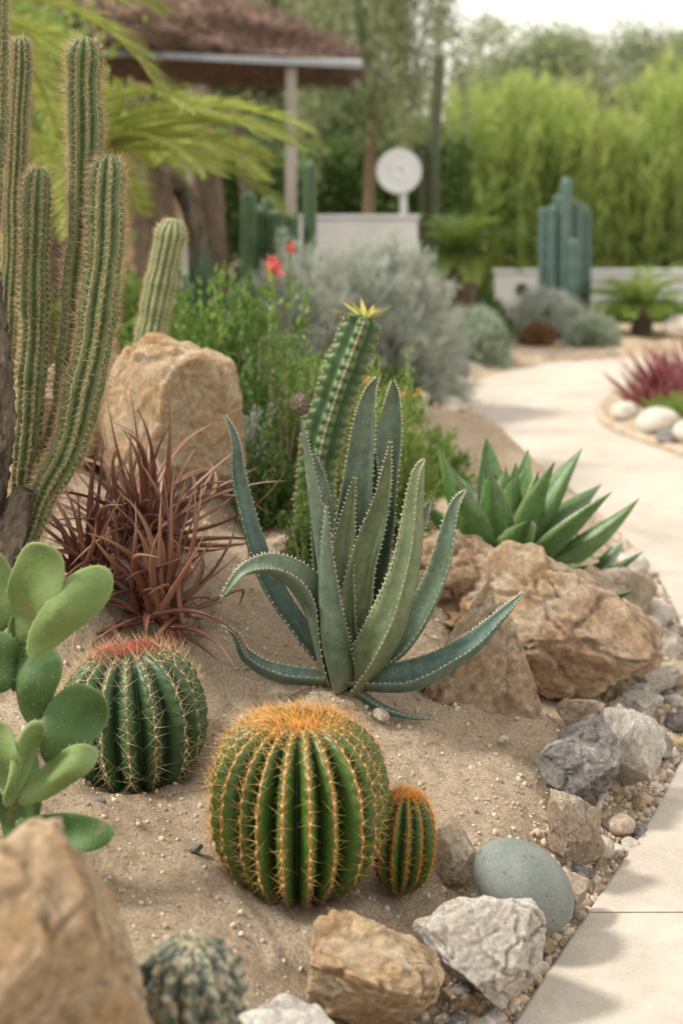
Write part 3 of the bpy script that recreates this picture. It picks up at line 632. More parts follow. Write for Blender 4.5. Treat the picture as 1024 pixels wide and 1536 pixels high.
AL=[([(-.02,.02,0),(-.15,.03,.18),(-.215,.05,.373),(-.228,.06,.48),(-.25,.06,.54)],.050,(.5,-.7,.2),'aloeb'),
([(-.02,-.01,0),(-.058,-.05,.17),(-.12,-.09,.245),(-.19,-.12,.25),(-.245,-.13,.190)],.070,(.15,-.6,1),'aloe'),
([(-.02,-.02,0),(-.125,-.05,.02),(-.19,-.07,.06),(-.215,-.08,.11),(-.245,-.08,.13)],.038,(.2,-.3,1),'aloeb'),
([(-.01,-.01,0),(-.03,-.03,.2),(-.065,-.03,.42),(-.085,-.03,.56)],.044,(.4,.4,.1),'aloe'),
([(0,.03,0),(-.03,.08,.2),(-.045,.1,.36),(-.06,.12,.45)],.08,(.1,-1,.2),'aloe'),
([(0,.02,0),(.01,.05,.2),(.035,.07,.42),(.055,.08,.56),(.08,.07,.62)],.090,(0.1,-1,.2),'aloe'),
([(.01,.04,0),(.06,.08,.2),(.095,.1,.42),(.112,.11,.55),(.110,.10,.61)],.098,(-.2,-1,.2),'aloe'),
([(.02,.0,0),(.04,.02,.2),(.085,.03,.36),(.105,.02,.50)],.072,(-.1,-1,.2),'aloeg'),
([(.02,-.03,-.01),(.085,-.07,.10),(.135,-.08,.25),(.155,-.08,.42),(.170,-.08,.47)],.084,(-.75,-.45,.2),'aloeg'),
([(.02,0,0),(.12,-.01,.07),(.20,-.0,.20),(.235,.01,.34),(.262,.01,.39)],.070,(-.5,-.8,.6),'aloe'),
([(.02,-.02,0),(.14,-.06,.015),(.25,-.1,.085),(.32,-.12,.16),(.37,-.12,.215)],.064,(-.1,-.55,1),'aloeb'),
([(.0,-.03,-.01),(-.025,-.06,.12),(-.035,-.06,.25),(-.03,-.05,.38)],.064,(.3,.6,.2),'aloe'),
([(.01,.01,0),(-.005,.03,.16),(.01,.04,.30),(.03,.04,.42)],.076,(0,-1,.2),'aloeg'),
([(.01,.03,0),(.03,.06,.2),(.06,.08,.38),(.065,.08,.50)],.08,(-.1,-1,.2),'aloe'),
([(.03,.04,0),(.10,.12,.12),(.17,.18,.26),(.2,.2,.33)],.065,(-.3,-.8,.5),'aloe'),
([(.03,-.04,-.02),(.08,-.06,-.045),(.14,-.07,-.06),(.2,-.08,-.062)],.022,(0,0,1),'aloeb')]
for pts,w,h,mt in AL:
    mk('leaf',sweep_leaf(pts,w,h,.85,.46,'aloe',teeth=.011,tooth=.006,n=44),[M[mt],M['tooth']],parent=al)
V,F=ico(4);D=np.array([noise.noise(Vector(v)*5) for v in V]);bp=(-.085,-.03,.57)
bd=mk('dried_bud',[geo(V*(1+.35*D[:,None])*np.array((.019,.019,.022)),F)],M['bark'],parent=al,loc=bp)
n=240;d=nrm(rng.normal(size=(n,3)));sp=mk('bud_bristles',[cones(d*.016,d+rng.normal(0,.4,(n,3)),rng.uniform(.006,.016,n),.0011)],M['spd'],parent=bd);sp["kind"]="stuff"
def rosette(par,n,L,W,e_in,e_out,mat,prof='agave',seed=1,curl=25,ch=.45,th=.2,spread=.03,teeth=0,name='leaf',tooth=.004,n_seg=24,jit=.12,pw=.8):
    rg=np.random.default_rng(seed)
    for i_ in range(n):
        f=i_/(n-1);az=i_*2.39996+rg.normal(0,.12)
        e0=R_(e_in+(e_out-e_in)*f**pw+rg.normal(0,4));l=L*(.72+.4*math.sin(min(f*1.25,1)*math.pi*.6))*rg.uniform(1-jit,1+jit)
        c=R_(curl*(1 if rg.random()<.75 else -.3))*rg.uniform(.4,1.2)
        s=np.linspace(0,1,7);el=e0+c*(s-.3)*f
        hx=np.cumsum(np.cos(el))*l/7;hz=np.cumsum(np.sin(el))*l/7
        ca,sa=math.cos(az),math.sin(az)
        pts=[(0+ca*spread*f,sa*spread*f,0)]+[(ca*(spread*f+a),sa*(spread*f+a),z) for a,z in zip(hx,hz)]
        hint=(-ca*math.sin(e0),-sa*math.sin(e0),math.cos(e0)+.05)
        g=sweep_leaf(pts,W*rg.uniform(.85,1.1),hint,ch,th,prof,n=n_seg,teeth=teeth,tooth=tooth)
        mk(name,g,[mat,M['tooth']],parent=par)
b=(.44,3.90,.20)
ag=thing('agave',"broad leaved green agave rosette behind rust boulders",'agave',b)
rosette(ag,42,.345,.098,92,0,M['agave'],seed=4,curl=32,ch=.7,th=.32,pw=1.4,jit=.14,teeth=.014,tooth=.004)
b=(.70,4.28,.08)
ag=thing('agave',"low green agave rosette near the path",'agave',b)
rosette(ag,22,.20,.06,80,5,M['agaveb'],seed=9,curl=20,ch=.5)
def spiky(name,label,cat,loc,n,L,W,mat,e=(88,-5),seed=1,curl=-50,group=None,en=10,azn=.6):
    rg=np.random.default_rng(seed);acc=[]
    for i_ in range(n):
        f=i_/(n-1);az=rg.uniform(0,6.283);e0=R_(e[0]+(e[1]-e[0])*f+rg.normal(0,en));l=L*rg.uniform(.5,1.25)
        c=R_(curl)*rg.uniform(-.8,1.6);s=np.linspace(0,1,6);el=e0+c*s**1.3;az2=az+rg.normal(0,azn)*s
        x=np.cumsum(np.cos(el)*np.cos(az2))*l/6;y=np.cumsum(np.cos(el)*np.sin(az2))*l/6;z=np.cumsum(np.sin(el))*l/6
        o_=rg.normal(0,L*.09,3);o_[2]=0
        pts=[tuple(o_)]+[(o_[0]+a,o_[1]+b2,c2) for a,b2,c2 in zip(x,y,z)]
        hint=(-math.cos(az)*math.sin(e0),-math.sin(az)*math.sin(e0),math.cos(e0)+.1)
        g=sweep_leaf(pts,W*rg.uniform(.7,1.2),hint,.5,.2,'x',n=14)
        V,F,m,t,a=g[0];acc.append((V,F,m,np.full(len(V),rg.random()),a))
    o=mk(name,acc,mat,loc=loc);return info(o,label,cat,group)
gb="maroon bromeliads beside the cactus"
spiky('bromeliad',"maroon spiky bromeliad with long curling leaves",'bromeliad',(-.43,3.12,.50),66,.33,.025,M['dyck'],seed=3,group=gb,en=20,azn=.9,e=(85,5))
spiky('bromeliad',"rust maroon bromeliad drooping over the sand",'bromeliad',(-.375,2.94,.39),72,.27,.023,M['dyck'],seed=4,e=(75,-8),group=gb,en=20,azn=.9,curl=-70)
spiky('bromeliad',"dark maroon bromeliad tuft under the columnar cactus",'bromeliad',(-.53,3.02,.45),52,.26,.024,M['dyck'],seed=5,e=(85,0),group=gb,en=20,azn=.9)
# ---------------------------------------------------------------- prickly pear
b=(-.50,2.2,.24)
op=thing('prickly_pear',"prickly pear cactus with flat green oval pads",'cactus',b)
def pad(c,w,h,tilt,yaw=0,lean=0,mat='pad',th=.0080,seed=1):
    w*=1.14;h*=1.12
    V,F=ico(5);x,y,z=V.T
    def shp(x,y,z):
        k=.80+.20*z+.035*np.sin(z*5+seed)
        yy=np.sign(y)*np.abs(y)**.7*th+.013*np.sin(x*2.2+seed)*np.cos(z*2)+.007*np.sin(z*4+seed*2)
        return np.stack([x*w/2*k+.05*w*np.sin(z*2+seed),yy,z*h/2],1)
    P=shp(x,y,z)
    a=R_(tilt);Ry=np.array([[math.cos(a),0,math.sin(a)],[0,1,0],[-math.sin(a),0,math.cos(a)]])
    a=R_(lean);Rx=np.array([[1,0,0],[0,math.cos(a),-math.sin(a)],[0,math.sin(a),math.cos(a)]])
    a=R_(yaw);Rz=np.array([[math.cos(a),-math.sin(a),0],[math.sin(a),math.cos(a),0],[0,0,1]])
    Rm=Rz@Rx@Ry;P=P@Rm.T
    o=mk('pad',[geo(P,F,0,1-np.abs(y))],M[mat],parent=op,loc=(c[0]-b[0],c[1]-b[1],c[2]-b[2]))
    q=[]
    for r_,u in enumerate(np.arange(-.8,.9,.36)):
        for v in np.arange(-.85+.15*(r_%2),.9,.32):
            if u*u+v*v<.8: q.append((u,-math.sqrt(max(0,1-u*u-v*v)),v))
    for t in np.linspace(0,6.28,30): q.append((math.cos(t),0,math.sin(t)))
    q=np.array(q);x,y,z=q.T
    Q=shp(x,y,z)@Rm.T
    d=nrm(np.stack([x*.6,y*3,z*.6],1))@Rm.T
    Vb,Fb=ico(1);v_,f_=batch((Vb,Fb),Q,frames(d),np.full(len(Q),.0008))
    dd=np.repeat(d,5,0)+rng.normal(0,.5,(len(d)*5,3))
    s=mk('areoles',[geo(v_,f_),cones(np.repeat(Q,5,0),dd,.005,.00022)],M['dot'],parent=o);s["kind"]="stuff"
for c,w,h,t,ya,le,mt in [((-.476,2.2,.640),.096,.155,20,-10,10,'pad'),((-.420,2.19,.615),.078,.155,42,10,-8,'pad'),((-.55,2.22,.62),.08,.14,10,30,0,'pad'),
 ((-.53,2.2,.535),.075,.085,0,20,0,'padd'),((-.470,2.2,.497),.074,.112,14,-15,0,'padd'),((-.418,2.2,.436),.10,.118,20,10,-10,'padd'),((-.482,2.15,.40),.046,.118,18,25,0,'pad'),
 ((-.43,2.16,.376),.055,.12,58,0,-20,'pad'),((-.415,2.14,.302),.058,.13,96,0,-25,'padd'),((-.515,2.15,.405),.065,.10,-10,0,0,'pad'),((-.50,2.19,.33),.08,.15,5,0,0,'padd'),((-.50,2.22,.55),.05,.12,10,40,0,'padd')]:
    pad(c,w,h,t,ya,le,mt,seed=random.random()*6)
# ---------------------------------------------------------------- shrubs
def shrub(name,label,loc,rad,nst,lps,ll,lw,mat,cat='shrub',up=1.2,stem=.004,group=None,zmin=.0,s0=.3,extra=None,jit=.35,lo=.65):
    th=thing(name,label,cat,loc,group);rad=np.array(rad)
    d=nrm(rng.normal(size=(nst,3)));d[:,2]=np.abs(d[:,2])*.95+zmin;d=nrm(d)
    lobes=nrm(rng.normal(size=(7,3)));lf=1+.22*np.max(np.maximum(d@lobes.T,0)**6,axis=1)-.12
    E=d*rad*lf[:,None]*(rng.uniform(lo,1.05,nst)[:,None])
    mk('stems',[cones(np.zeros((nst,3))+rng.normal(0,rad.mean()*.08,(nst,3))*np.array([1,1,0]),E,np.linalg.norm(E,axis=1),stem)],M['stem'],parent=th)
    s=s0+(1-s0)*rng.random((nst,lps))**.75
    P=(E[:,None]*s[...,None]).reshape(-1,3)+rng.normal(0,ll*.35,(nst*lps,3))
    D=np.repeat(nrm(E),lps,0)*up+rng.normal(0,1,(nst*lps,3))*.75+np.array([0,0,jit])
    n=len(P);P[:,2]=np.maximum(P[:,2],.0)
    t=np.clip(np.repeat(rng.random(nst),lps)*.55+rng.random(n)*.45,0,1)
    mk('foliage',[leaves(P,D,ll*rng.uniform(.6,1.3,n),lw,tint=t)],mat,parent=th)
    if extra is not None: extra(th,E)
    return th
def tips(mat,n,size,nm='flower',big=None):
    def f(th,E):
        k=min(n,len(E));idx=np.argsort(-E[:,2])[:max(k*2,1)];idx=rng.choice(idx,k,replace=False)
        for e in E[idx]:
            P=np.zeros((9,3));D=rng.normal(size=(9,3))+np.array([0,0,.5])
            mk(nm,[leaves(P,D,size,size*.6)],mat,parent=th,loc=tuple(e))
        if big:
            for x,y,z,sz in big:
                P=rng.normal(0,sz*.16,(26,3));D=rng.normal(size=(26,3))+np.array([0,0,.8])
                mk(nm,[leaves(P,D,sz*.6,sz*.38,0),tube([(0,0,-.3),(0,0,-.15),(0,0,-.01)],.004,5,1)],[mat,M['gl']],parent=th,loc=(x,y,z))
    return f
def gz(x,y):return g1(x,y)-.01
def sh(n,l,x,y,rad,*a,**k): shrub(n,l,(x,y,gz(x,y)),rad,*a,**k)
sh('leafy_shrub',"dense fresh green leafy shrub behind the boulder",-.42,4.7,(.45,.35,.76),200,46,.036,.018,M['gl'])
sh('leafy_shrub',"bushy green shrub with small dark leaves",-.22,4.2,(.18,.2,.56),100,55,.022,.011,M['gld'],lo=.5)
sh('leafy_shrub',"airy upright green herb with fine leaves",-.14,4.0,(.13,.15,.56),64,50,.020,.008,M['gl'],up=.8,lo=.45)
sh('leafy_shrub',"low dark green shrub beneath taller herbs",-.18,3.75,(.13,.12,.26),90,45,.018,.009,M['gld'])
sh('leafy_shrub',"fine leaved green shrub around the ridged stem",.0,3.85,(.14,.1,.32),90,45,.018,.008,M['gl'],lo=.5)
sh('leafy_shrub',"small leafy green plant below the ridged stem",-.08,3.42,(.075,.06,.25),80,50,.015,.006,M['gl'],lo=.5)
sh('feathery_shrub',"feathery bright green plant with orange tips",.17,4.1,(.15,.16,.60),80,90,.024,.0045,M['gly'],up=.9,lo=.5,extra=tips(M['orf'],3,.02,'bud'))
sh('feathery_shrub',"feathery fresh green plant beside ridged stem",.08,4.3,(.22,.18,.44),110,65,.026,.0045,M['gly'],up=.9)
sh('leafy_shrub',"low green shrub between sand and path",.32,5.4,(.20,.25,.26),120,50,.03,.014,M['gl'])
sh('leafy_shrub',"olive green shrub near the path bend",.14,6.5,(.24,.3,.28),130,50,.04,.018,M['gld'])
sh('silver_shrub',"grey twiggy shrub under the leafy herbs",-.28,4.0,(.12,.12,.3),70,45,.020,.006,M['grey_l'])
_b=.97-gz(-.33,5.6)
sh('flowering_shrub',"green shrub topped with coral pink flowers",-.33,5.6,(.32,.3,.60),150,50,.036,.020,M['gl'],extra=tips(M['coral'],1,.03,'flower',[(.07,-.20,_b+.02,.085),(.13,-.05,_b+.09,.04)]))
sh('leafy_shrub',"wide bright green leafy bush near palms",-1.05,5.6,(.65,.5,.66),240,58,.048,.026,M['gl'])
sh('leafy_shrub',"light green shrub behind the columnar cactus",-1.5,7.2,(.8,.6,1.0),220,55,.06,.028,M['gly'])
sh('silver_shrub',"big rounded silver grey shrub with fine needle leaves",.19,8.2,(.50,.45,1.02),740,64,.06,.010,M['grey_l'],up=2.2,s0=.35,lo=.85)
sh('silver_shrub',"spreading silver grey shrub joining the larger one",-.18,7.8,(.42,.4,.90),480,60,.06,.010,M['grey_l'],up=2.2,s0=.35,lo=.8)
shrub('silver_shrub',"rounded sage green ball shrub beside tan soil",(.96,10.7,0),(.33,.28,.44),400,48,.05,.012,M['greyg'],up=2,group="rounded silver ball shrubs",lo=.88)
shrub('silver_shrub',"rounded silver blue ball shrub near the low wall",(1.88,12.8,0),(.40,.35,.44),400,44,.06,.012,M['grey_l'],up=2,group="rounded silver ball shrubs",lo=.88)
shrub('silver_shrub',"small rounded olive green ball shrub on tan soil",(2.09,11.9,0),(.24,.2,.30),240,40,.045,.010,M['greyg'],up=2,group="rounded silver ball shrubs",lo=.88)
shrub('dry_tuft',"small rounded brown dry shrub on tan soil",(1.66,12.1,0),(.15,.14,.22),120,30,.05,.01,m_leaf('brown_leaf',(.22,.12,.05),(.38,.23,.12),.6,.2))
shrub('leafy_shrub',"dark green rounded shrub beside white wall",(1.17,12.1,0),(.28,.3,.48),220,50,.07,.03,M['gld'])
shrub('leafy_shrub',"green ground shrub along the low wall",(3.1,14.4,0),(.7,.3,.3),150,40,.06,.02,M['gl'])
sh('leafy_shrub',"grey green shrub near the pavilion wall",-.9,8.6,(.5,.4,.6),180,50,.06,.03,M['greyg'])
def tuft(name,label,loc,n,L,W,mat,cat='grass',group=None,spread=.25):
    a=rng.uniform(0,6.283,n);q=rng.random(n)**.7*spread
    P=np.stack([q*np.cos(a)*.4,q*np.sin(a)*.4,np.zeros(n)],1);D=np.stack([np.cos(a)*q/spread*1.2,np.sin(a)*q/spread*1.2,np.ones(n)],1)+rng.normal(0,.12,(n,3))
    o=mk(name,[leaves(P,D,L*rng.uniform(.5,1.15,n),W)],mat,loc=loc);return info(o,label,cat,group)
for x,y,l in[(1.78,8.05,.28),(1.94,8.2,.36),(2.10,8.5,.40),(2.16,8.0,.36)]:
    tuft('red_grass',"crimson spiky rosette plant on the round bed",(x,y,.07),110,l,.032,M['redg'],cat='plant',group="crimson rosette plants",spread=.25)
for x,y,l in[(1.90,7.55,.18),(1.80,7.75,.14),(2.02,7.5,.24)]:
    tuft('green_grass',"low green grass clump on the round bed",(x,y,.07),260,l,.012,M['gly'],group="green grass clumps",spread=.2)
def frond(L,e0,e1,az,nl,ll,lw,mat,m=0,droop=.5,vee=.35,fw=.75):
    s=np.linspace(0,1,16);el=R_(e0)+(R_(e1)-R_(e0))*s
    ca,sa=math.cos(az),math.sin(az);h=np.concatenate([[0],np.cumsum(np.cos(el[1:]))])*L/15;z=np.concatenate([[0],np.cumsum(np.sin(el[1:]))])*L/15
    p=np.stack([h*ca,h*sa,z],1);out=[tube(p,np.linspace(L*.012,L*.003,16),5,m,.3)]
    f=np.linspace(.12,1,nl)*15;i0=np.clip(f.astype(int),0,14);fr=(f-i0)[:,None];q=p[i0]*(1-fr)+p[i0+1]*fr;T=nrm(p[i0+1]-p[i0])
    side=np.array([-sa,ca,0]);N_=nrm(np.cross(side,T));N_*=np.sign(N_[:,2:3]+1e-6)
    shp=np.sin(np.clip(np.linspace(.1,1,nl),0,1)*np.pi*.9)**.6;tf=rng.random()*.6
    for sg in(-1,1):
        d=side*sg+T*fw+N_*vee+rng.normal(0,.10,(nl,3))-np.array([0,0,droop*.4])
        out.append(leaves(q,d,ll*shp*rng.uniform(.9,1.1,nl)+.01,lw,m,up=N_,tint=np.clip(tf+rng.random(nl)*.4,0,1)))
    return out
def palm(name,label,loc,n,L,e0s,ll,lw,mat,trunk=None,cat='palm',azs=None,nl=60,droop=.5,drop=80,tm='barkd',fw=.75):
    th=thing(name,label,cat,loc);h=0
    if trunk:
        h,r=trunk;mk('trunk',[tube(smooth([(0,0,-.1),(r*.3,0,h*.5),(0,0,h)],24),np.linspace(r*1.1,r*.9,24)*(1+.12*(np.arange(24)%2)),12,wob=.2)],M[tm],parent=th)
    acc=[]
    for i_ in range(n):
        az=azs[i_] if azs is not None else i_*2.39996
        e0=rng.uniform(*e0s);acc+=frond(L*rng.uniform(.85,1.1),e0,e0-drop*rng.uniform(.8,1.1),az,nl,ll,lw,mat,droop=droop,fw=fw)
    mk('crown',acc,mat,parent=th,loc=(0,0,h));return th
palm('feather_palm',"palm with long arching yellow green fronds",(-1.30,6.3,.35),17,1.18,(36,66),.22,.011,M['palm'],(.98,.09),nl=110,drop=82,droop=.5,fw=1.2,azs=[-.1,.35,-.5,.7,1.3,1.9,2.6,3.2,3.8,4.4,5.0,.1,5.5,-.25,.2,-.8,1.0])
palm('feather_palm',"small palm with arching bright fronds by the pavilion",(-1.05,7.8,.3),8,.68,(50,75),.18,.012,M['palm'],(1.1,.12),nl=70,droop=.4,fw=1.2)
palm('cycad',"small cycad with stiff dark fronds by low wall",(2.72,13.0,0),34,.58,(10,75),.13,.016,M['cyc'],(.28,.09),cat='cycad',nl=34,drop=55)
palm('cycad',"green cycad with stiff spreading fronds",(.98,11.7,.45),30,.52,(5,75),.16,.018,M['cyc'],(.35,.1),cat='cycad',nl=34,drop=55)
palm('feather_palm',"tall palm with drooping bright green fronds overhead",(-1.70,5.9,.3),15,1.15,(20,60),.22,.012,M['palm'],(1.68,.08),nl=95,droop=.5,fw=1.2)
o=mk('bent_trunk',[tube(smooth([(-1.05,8.0,.2),(-1.10,8.0,.9),(-1.12,8.0,1.25),(-1.02,7.9,1.42),(-.88,7.9,1.30),(-.80,7.9,1.0),(-.78,7.9,.2)],40),.055,12,wob=.12)],M['bark']);info(o,"bent grey tree trunk arching to the ground","tree trunk")
for x,y,r,h in[(-.93,9.4,.09,2.0),(-1.3,9.2,.10,2.0),(-.70,9.6,.05,1.9)]:
    o=mk('tree_trunk',[tube(smooth([(x,y,0),(x+.08,y,1),(x-.02,y,h)],20),np.linspace(r*1.2,r*.8,20),12,wob=.15)],M['barkd']);info(o,"rough brown palm trunk beneath the pavilion roof","tree trunk","brown trunks by the pavilion")
def cluster(name,label,b,cols,ribs,mat,depth=.2):
    th=thing(name,label,'cactus',b)
    for x,y,h,r in cols: column(th,[(x*.85,y*.6,-.05),(x,y,h*.4),(x,y,h)],r,ribs,depth,mat,M['spp'],.02,.05,0,m=40,base_r=.9,bot_al=False,cap=.8)
    return th
cluster('columnar_cactus',"blue green columnar cactus cluster with blunt tops",(2.07,13.1,0),[(0,0,1.46,.055),(-.12,.05,1.2,.05),(.11,.03,1.24,.05),(-.20,.1,1.18,.045),(.20,.1,1.18,.045),(-.05,.15,1.3,.05),(.05,-.1,.9,.05)],7,M['colb'],.3)
cluster('columnar_cactus',"dense dark green columnar cactus clump",(-.38,8.4,.2),[(0,0,1.0,.055),(-.12,.05,1.02,.055),(.08,.05,.98,.05),(.19,.1,1.28,.042),(-.05,.15,1.08,.055),(.04,-.1,.9,.05),(-.16,-.08,1.1,.05),(.08,-.15,.8,.045)],9,M['cold'])
b=(.86,12.6,0);th=thing('columnar_cactus',"very tall slim dark cactus with side arm",'cactus',b)
column(th,[(0,0,-.05),(-.05,0,1.3),(0,0,2.56)],.055,6,.3,M['colt'],M['spp'],.02,.05,0,m=60,base_r=1.2,bot_al=False)
column(th,[(0,0,.6),(-.12,0,.9),(-.16,0,1.7)],.04,6,.3,M['colt'],M['spp'],.02,.05,0,m=40,base_r=.9,bot_al=False)
spiky('agave',"blue grey agave cluster below the cereus clump",'agave',(-.66,7.0,.62),60,.38,.05,M['agaveb'],seed=12,e=(85,5),curl=20)
# ---------------------------------------------------------------- structures
b=(-.9,11.5,0)
pv=thing('garden_pavilion',"open garden pavilion with brown thatched roof and posts",'pavilion',b)
o=mk('post',[box(.47,.555,-.6,-.515,0,2.27)],M['wood'],parent=pv);bevel(o)
o=mk('post',[box(-1.6,-1.5,-.6,-.5,0,2.30)],M['wood'],parent=pv);bevel(o)
V=[(-2.6,-.70,2.43),(1.06,-.70,2.25),(1.05,1.8,2.5),(-2.6,1.8,2.68),(-2.6,-.70,2.48),(1.06,-.70,2.295),(1.05,1.8,2.6),(-2.6,1.8,2.78)]
mk('soffit',[geo(V,np.array([(0,1,2,3),(7,6,5,4),(0,4,5,1),(1,5,6,2),(2,6,7,3),(3,7,4,0)]))],M['fasc'],parent=pv,smooth=False)
V,F=rock_data((1,1,1),501,rough=.26,planes=0,sub=5);V=V*np.array((1.95,1.5,.60));V[:,2]=np.maximum(V[:,2],-.08)
n=18000;ix=rng.integers(0,len(V),n);d=nrm(V[ix]/np.array((1.95,1.5,.55))**2)*.5+rng.normal(0,.6,(n,3))-np.array([0,0,.4])
o=mk('thatched_roof',[geo(V,F),cones(V[ix],d,rng.uniform(.08,.22,n),.008)],M['thatch'],parent=pv,loc=(-.87,.7,2.53));o.rotation_euler=(0,R_(3),0)
mk('back_wall',[box(-3.5,-.35,1.9,2.0,0,1.75)],M['terra'],parent=pv,smooth=False)
mk('door',[box(-.62,-.50,1.84,1.895,0,1.65)],M['plast'],parent=pv,smooth=False)
def wall(label,x0,x1,y,h,cop=True):
    o=mk('garden_wall',[box(0,x1-x0,0,.18,0,h)],M['plast'],loc=(x0,y,-.02));bevel(o,.015);info(o,label,'wall')
    if cop:
        c=mk('coping',[box(-.02,x1-x0+.02,-.02,.2,h+.002,h+.035)],M['plast'],parent=o);bevel(c,.01)
    return o
wall("white rendered garden wall below the round dish",-.36,.60,11.2,1.12)
w=wall("long low white wall in front of the reed hedge",1.62,6.5,15,.50)
mk('vent',[geo(np.array([(.28+.07*math.cos(t),-.004,.32+.07*math.sin(t)) for t in np.linspace(0,6.283,20,endpoint=False)]),np.arange(20)[None])],M['steel'],parent=w)
b=(.52,12,0);th=thing('round_sign',"round white dish shaped sign on a pale post",'sign',b)
prof=[(0,0.0),(.03,0.0),(.035,-.006),(.06,-.006),(.065,-.004),(.165,-.010),(.185,-.018),(.19,-.01),(.185,.0),(.0,.03)]
k=48;V=[]
for r,y in prof:
    for t in range(k):V.append((r*math.cos(t/k*6.28318),y,r*math.sin(t/k*6.28318)))
n=len(prof);i_=(np.arange(n-1)[:,None]*k);j=np.arange(k)[None];j2=(j+1)%k
mk('disc',[geo(V,np.stack([i_+j,i_+j2,i_+k+j2,i_+k+j],-1).reshape(-1,4))],M['disc'],parent=th,loc=(-.04,-.06,1.49))
o=mk('post',[box(-.03,.03,-.03,.03,0,1.6)],M['disc'],parent=th);bevel(o)
# ---------------------------------------------------------------- hedge & trees
def hedge():
    rg=np.random.default_rng(77);ns=1500;per=44
    x=rg.uniform(1.25,7.2,ns);y=rg.uniform(16.2,17.4,ns)
    cx=rg.uniform(1.2,7.3,26);ch=rg.uniform(2.0,2.8,26)
    dm=(x[:,None]-cx[None])/.38;hh=(ch[None]*np.sqrt(np.clip(1-dm**2,0,1))).max(1)
    h=np.maximum(hh,1.5+.5*vn(x,y*.3,2.3))+rg.normal(0,.08,ns)-np.clip(1.9-x,0,1)*.4
    s=rg.random((ns,per))**.85
    lean=rg.normal(0,.08,(ns,2))
    P=np.stack([x[:,None]+lean[:,:1]*s*h[:,None]*1.0,y[:,None]+lean[:,1:]*s*h[:,None],s*h[:,None]],-1).reshape(-1,3)
    P[:,:2]+=rg.normal(0,.04,(len(P),2))
    n=len(P);D=rg.normal(0,.38,(n,3))+np.array([0,0,1.])+np.repeat(np.c_[lean,np.zeros(ns)],per,0)*2
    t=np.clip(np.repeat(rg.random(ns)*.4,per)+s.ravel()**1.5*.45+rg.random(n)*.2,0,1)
    th=thing('reed_hedge',"tall feathery bright green hedge of upright stems",'hedge',(0,0,0))
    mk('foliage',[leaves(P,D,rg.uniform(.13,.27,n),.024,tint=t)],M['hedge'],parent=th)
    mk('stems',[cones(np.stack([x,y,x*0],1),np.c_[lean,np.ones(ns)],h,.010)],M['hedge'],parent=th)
hedge()
def tree(label,loc,H,cr,nc,npc,ll,lw,mat,cz,seed=1,droop=0,tr=.14,name='broadleaf_tree'):
    rg=np.random.default_rng(seed);th=thing(name,label,'tree',loc)
    cr=np.array(cr);C=nrm(rg.normal(size=(nc,3)))*rg.uniform(.35,1,(nc,1))*cr+np.array([0,0,cz])
    C=C[C[:,2]>.3];nc=len(C)
    tk=[tube(smooth([(0,0,-.1),(tr*.6,0,H*.3),(-tr*.4,0,cz)],20),np.linspace(tr,tr*.5,20),12,wob=.15)]
    for c in C[:16]:
        f=rg.uniform(.5,.95);tk.append(tube(smooth([(0,0,cz*f*.9),tuple(c*np.array([.5,.5,.5])+np.array([0,0,cz*f*.45+.05])),tuple(c)],10),np.linspace(tr*.35,tr*.08,10),6))
    mk('trunk',tk,M['barkd'],parent=th)
    P=np.repeat(C,npc,0)+rg.normal(size=(nc*npc,3))*np.array([1,1,.7])*cr.mean()*.17
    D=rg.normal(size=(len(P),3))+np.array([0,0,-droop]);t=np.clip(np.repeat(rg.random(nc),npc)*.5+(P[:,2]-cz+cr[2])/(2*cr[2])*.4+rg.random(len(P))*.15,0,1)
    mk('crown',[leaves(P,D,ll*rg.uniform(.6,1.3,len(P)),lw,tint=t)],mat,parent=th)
tree("grey green broad tree rising behind the reed hedge",(3.3,24,0),3.2,(1.8,1.5,1.4),80,300,.12,.045,M['tree'],2.95,1)
tree("grey green tree behind the hedge",(6.2,25,0),3.4,(1.8,1.5,1.6),75,300,.12,.045,M['tree'],3.1,2)
tree("dark green tree beside the pavilion",(.1,16.8,0),3,(1.1,.8,1.1),80,330,.10,.04,M['treed'],1.6,3)
tree("dark leafy tree behind the white wall",(.9,18.5,0),3,(1.0,.8,.9),60,330,.10,.04,M['treed'],1.3,4)
tree("shady green tree behind the pavilion",(-2.6,18,0),4,(2.2,1.2,2.0),130,330,.13,.05,M['tree'],2.4,5)
tree("leafy green tree above the pavilion roof",(-1.2,19,0),4.4,(1.5,1.2,1.4),90,300,.12,.045,M['tree'],3.5,6)
tree("leafy green tree behind the palms",(-3.2,9.5,0),3,(1.3,1,1.4),110,330,.09,.04,M['gly'],1.9,7)
tree("grey green tree closing off the garden",(11,27,0),3.9,(2.4,1.5,1.7),80,330,.15,.06,M['tree'],3.0,8)
b=(.25,14.6,0);th=thing('weeping_tree',"weeping tree with fine hanging green branches",'tree',b)
tk=[tube(smooth([(0,0,0),(.05,0,1.8),(.1,-.1,3.7)],20),np.linspace(.07,.04,20),10,wob=.1)];P=[];D=[];ST=[];SD=[];SL=[]
rg=np.random.default_rng(21)
for i_ in range(110):
    a=rg.uniform(0,6.283);q=rg.uniform(.1,.95);top=np.array([.1+q*math.cos(a),-.1+q*math.sin(a)*.8,3.8-q*.35+rg.normal(0,.12)])
    if i_<22: tk.append(tube(smooth([(.1,-.1,3.2),(top[0]*.5,top[1]*.5,3.8),tuple(top)],8),np.linspace(.03,.008,8),5))
    L=rg.uniform(.7,2.1);n=int(L*90);s=rg.random(n);sw=np.array([rg.normal(0,.12),rg.normal(0,.08),-1])
    P.append(top+sw*(s*L)[:,None]+rg.normal(0,.04,(n,3)));D.append(np.array([0,0,-1])+rg.normal(0,.6,(n,3)))
    ST.append(top);SD.append(sw);SL.append(L)
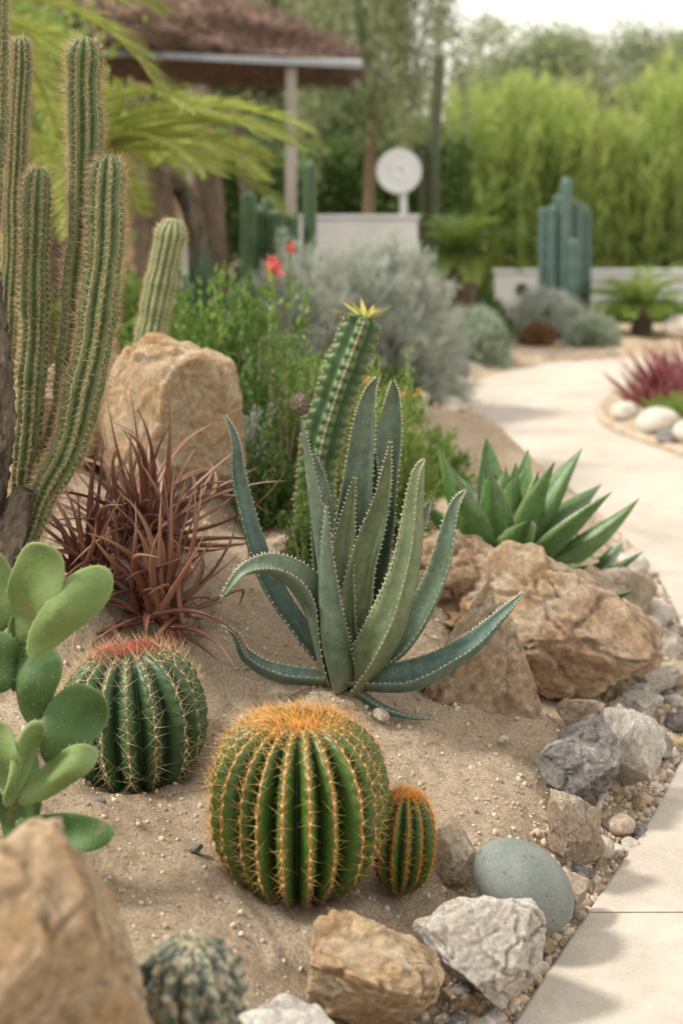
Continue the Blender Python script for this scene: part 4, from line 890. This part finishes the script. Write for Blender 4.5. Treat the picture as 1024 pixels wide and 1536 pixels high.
tk.append(cones(np.array(ST),np.array(SD),np.array(SL),.006))
mk('trunk',tk,M['stem'],parent=th)
P=np.vstack(P);D=np.vstack(D);mk('crown',[leaves(P,D,rng.uniform(.05,.12,len(P)),.022)],M['tree'],parent=th)
n=60000;x=rng.uniform(-14,22,n);h=1.9+.9*vn(x,np.zeros(n),.5)+.4*vn(x,np.ones(n)*7,1.9);z=rng.random(n)**.8*h
P=np.stack([x,30+rng.normal(0,.7,n)+vn(x,z,1.2)*1.5,z],1)
o=mk('distant_shrubbery',[leaves(P,rng.normal(size=(n,3)),rng.uniform(.15,.32,n),.12)],M['tree']);info(o,"far band of grey green shrubbery","shrubbery",kind="stuff")
n=30000;x=rng.uniform(-7,1.4,n);z=rng.random(n)*(1.6+.5*vn(x,x*0,1.5));P=np.stack([x,15.2+vn(x,z,2)*.6+rng.normal(0,.15,n),z],1)
o=mk('hedge',[leaves(P,rng.normal(size=(n,3)),rng.uniform(.06,.14,n),.05)],M['gld']);info(o,"dark clipped green hedge behind the pavilion","hedge")
n=800;x=rng.uniform(-.9,.6,n);y=rng.uniform(1.7,3.6,n);z=G(x,y);ok=~inpoly(x,y,PP)
P=np.stack([x,y,z+.0015],1)[ok];a=rng.uniform(0,6.28,len(P));D=np.stack([np.cos(a),np.sin(a),rng.normal(0,.08,len(P))],1)
o=mk('plant_litter',[leaves(P[:260],D[:260],rng.uniform(.006,.016,len(P[:260])),.004,up=np.tile([0,0,1.],(len(P[:260]),1))),cones(P[260:],D[260:],rng.uniform(.008,.03,len(P[260:])),.0008)],M['stem']);info(o,"dry twigs and leaf bits scattered on sand","litter",kind="stuff")
# ---------------------------------------------------------------- light, world, camera
W=bpy.data.worlds.new("World");S.world=W;W.use_nodes=True;nt=W.node_tree
sd=Vector((-.66,-.12,.80)).normalized()
sky=nt.nodes.new('ShaderNodeTexSky');sky.sky_type='NISHITA';sky.sun_disc=False
sky.sun_elevation=math.asin(sd.z);sky.sun_rotation=math.atan2(sd.x,sd.y);sky.dust_density=3;sky.air_density=1
bg=nt.nodes['Background'];bg.inputs[1].default_value=.15
c=mix(nt,sky.outputs[0],(11.4,10.7,9.7),.8)
nt.links.new(c,bg.inputs[0])
sl=bpy.data.lights.new('sun','SUN');sl.energy=4.4;sl.angle=R_(9);sl.color=(1,.94,.84)
so=bpy.data.objects.new('sun',sl);S.collection.objects.link(so);so.rotation_euler=sd.to_track_quat('Z','Y').to_euler()
cam=bpy.data.cameras.new('camera');co=bpy.data.objects.new('camera',cam);S.collection.objects.link(co)
co.location=(0,0,1.25);co.rotation_euler=(R_(90),0,0)
cam.sensor_fit='VERTICAL';cam.sensor_height=36;cam.lens=50;cam.shift_y=-468/1536;cam.clip_end=500;cam.clip_start=.05
cam.dof.use_dof=True;cam.dof.focus_distance=2.6;cam.dof.aperture_fstop=2.8
S.camera=co
S.view_settings.view_transform='Standard';S.view_settings.look='None';S.view_settings.exposure=0
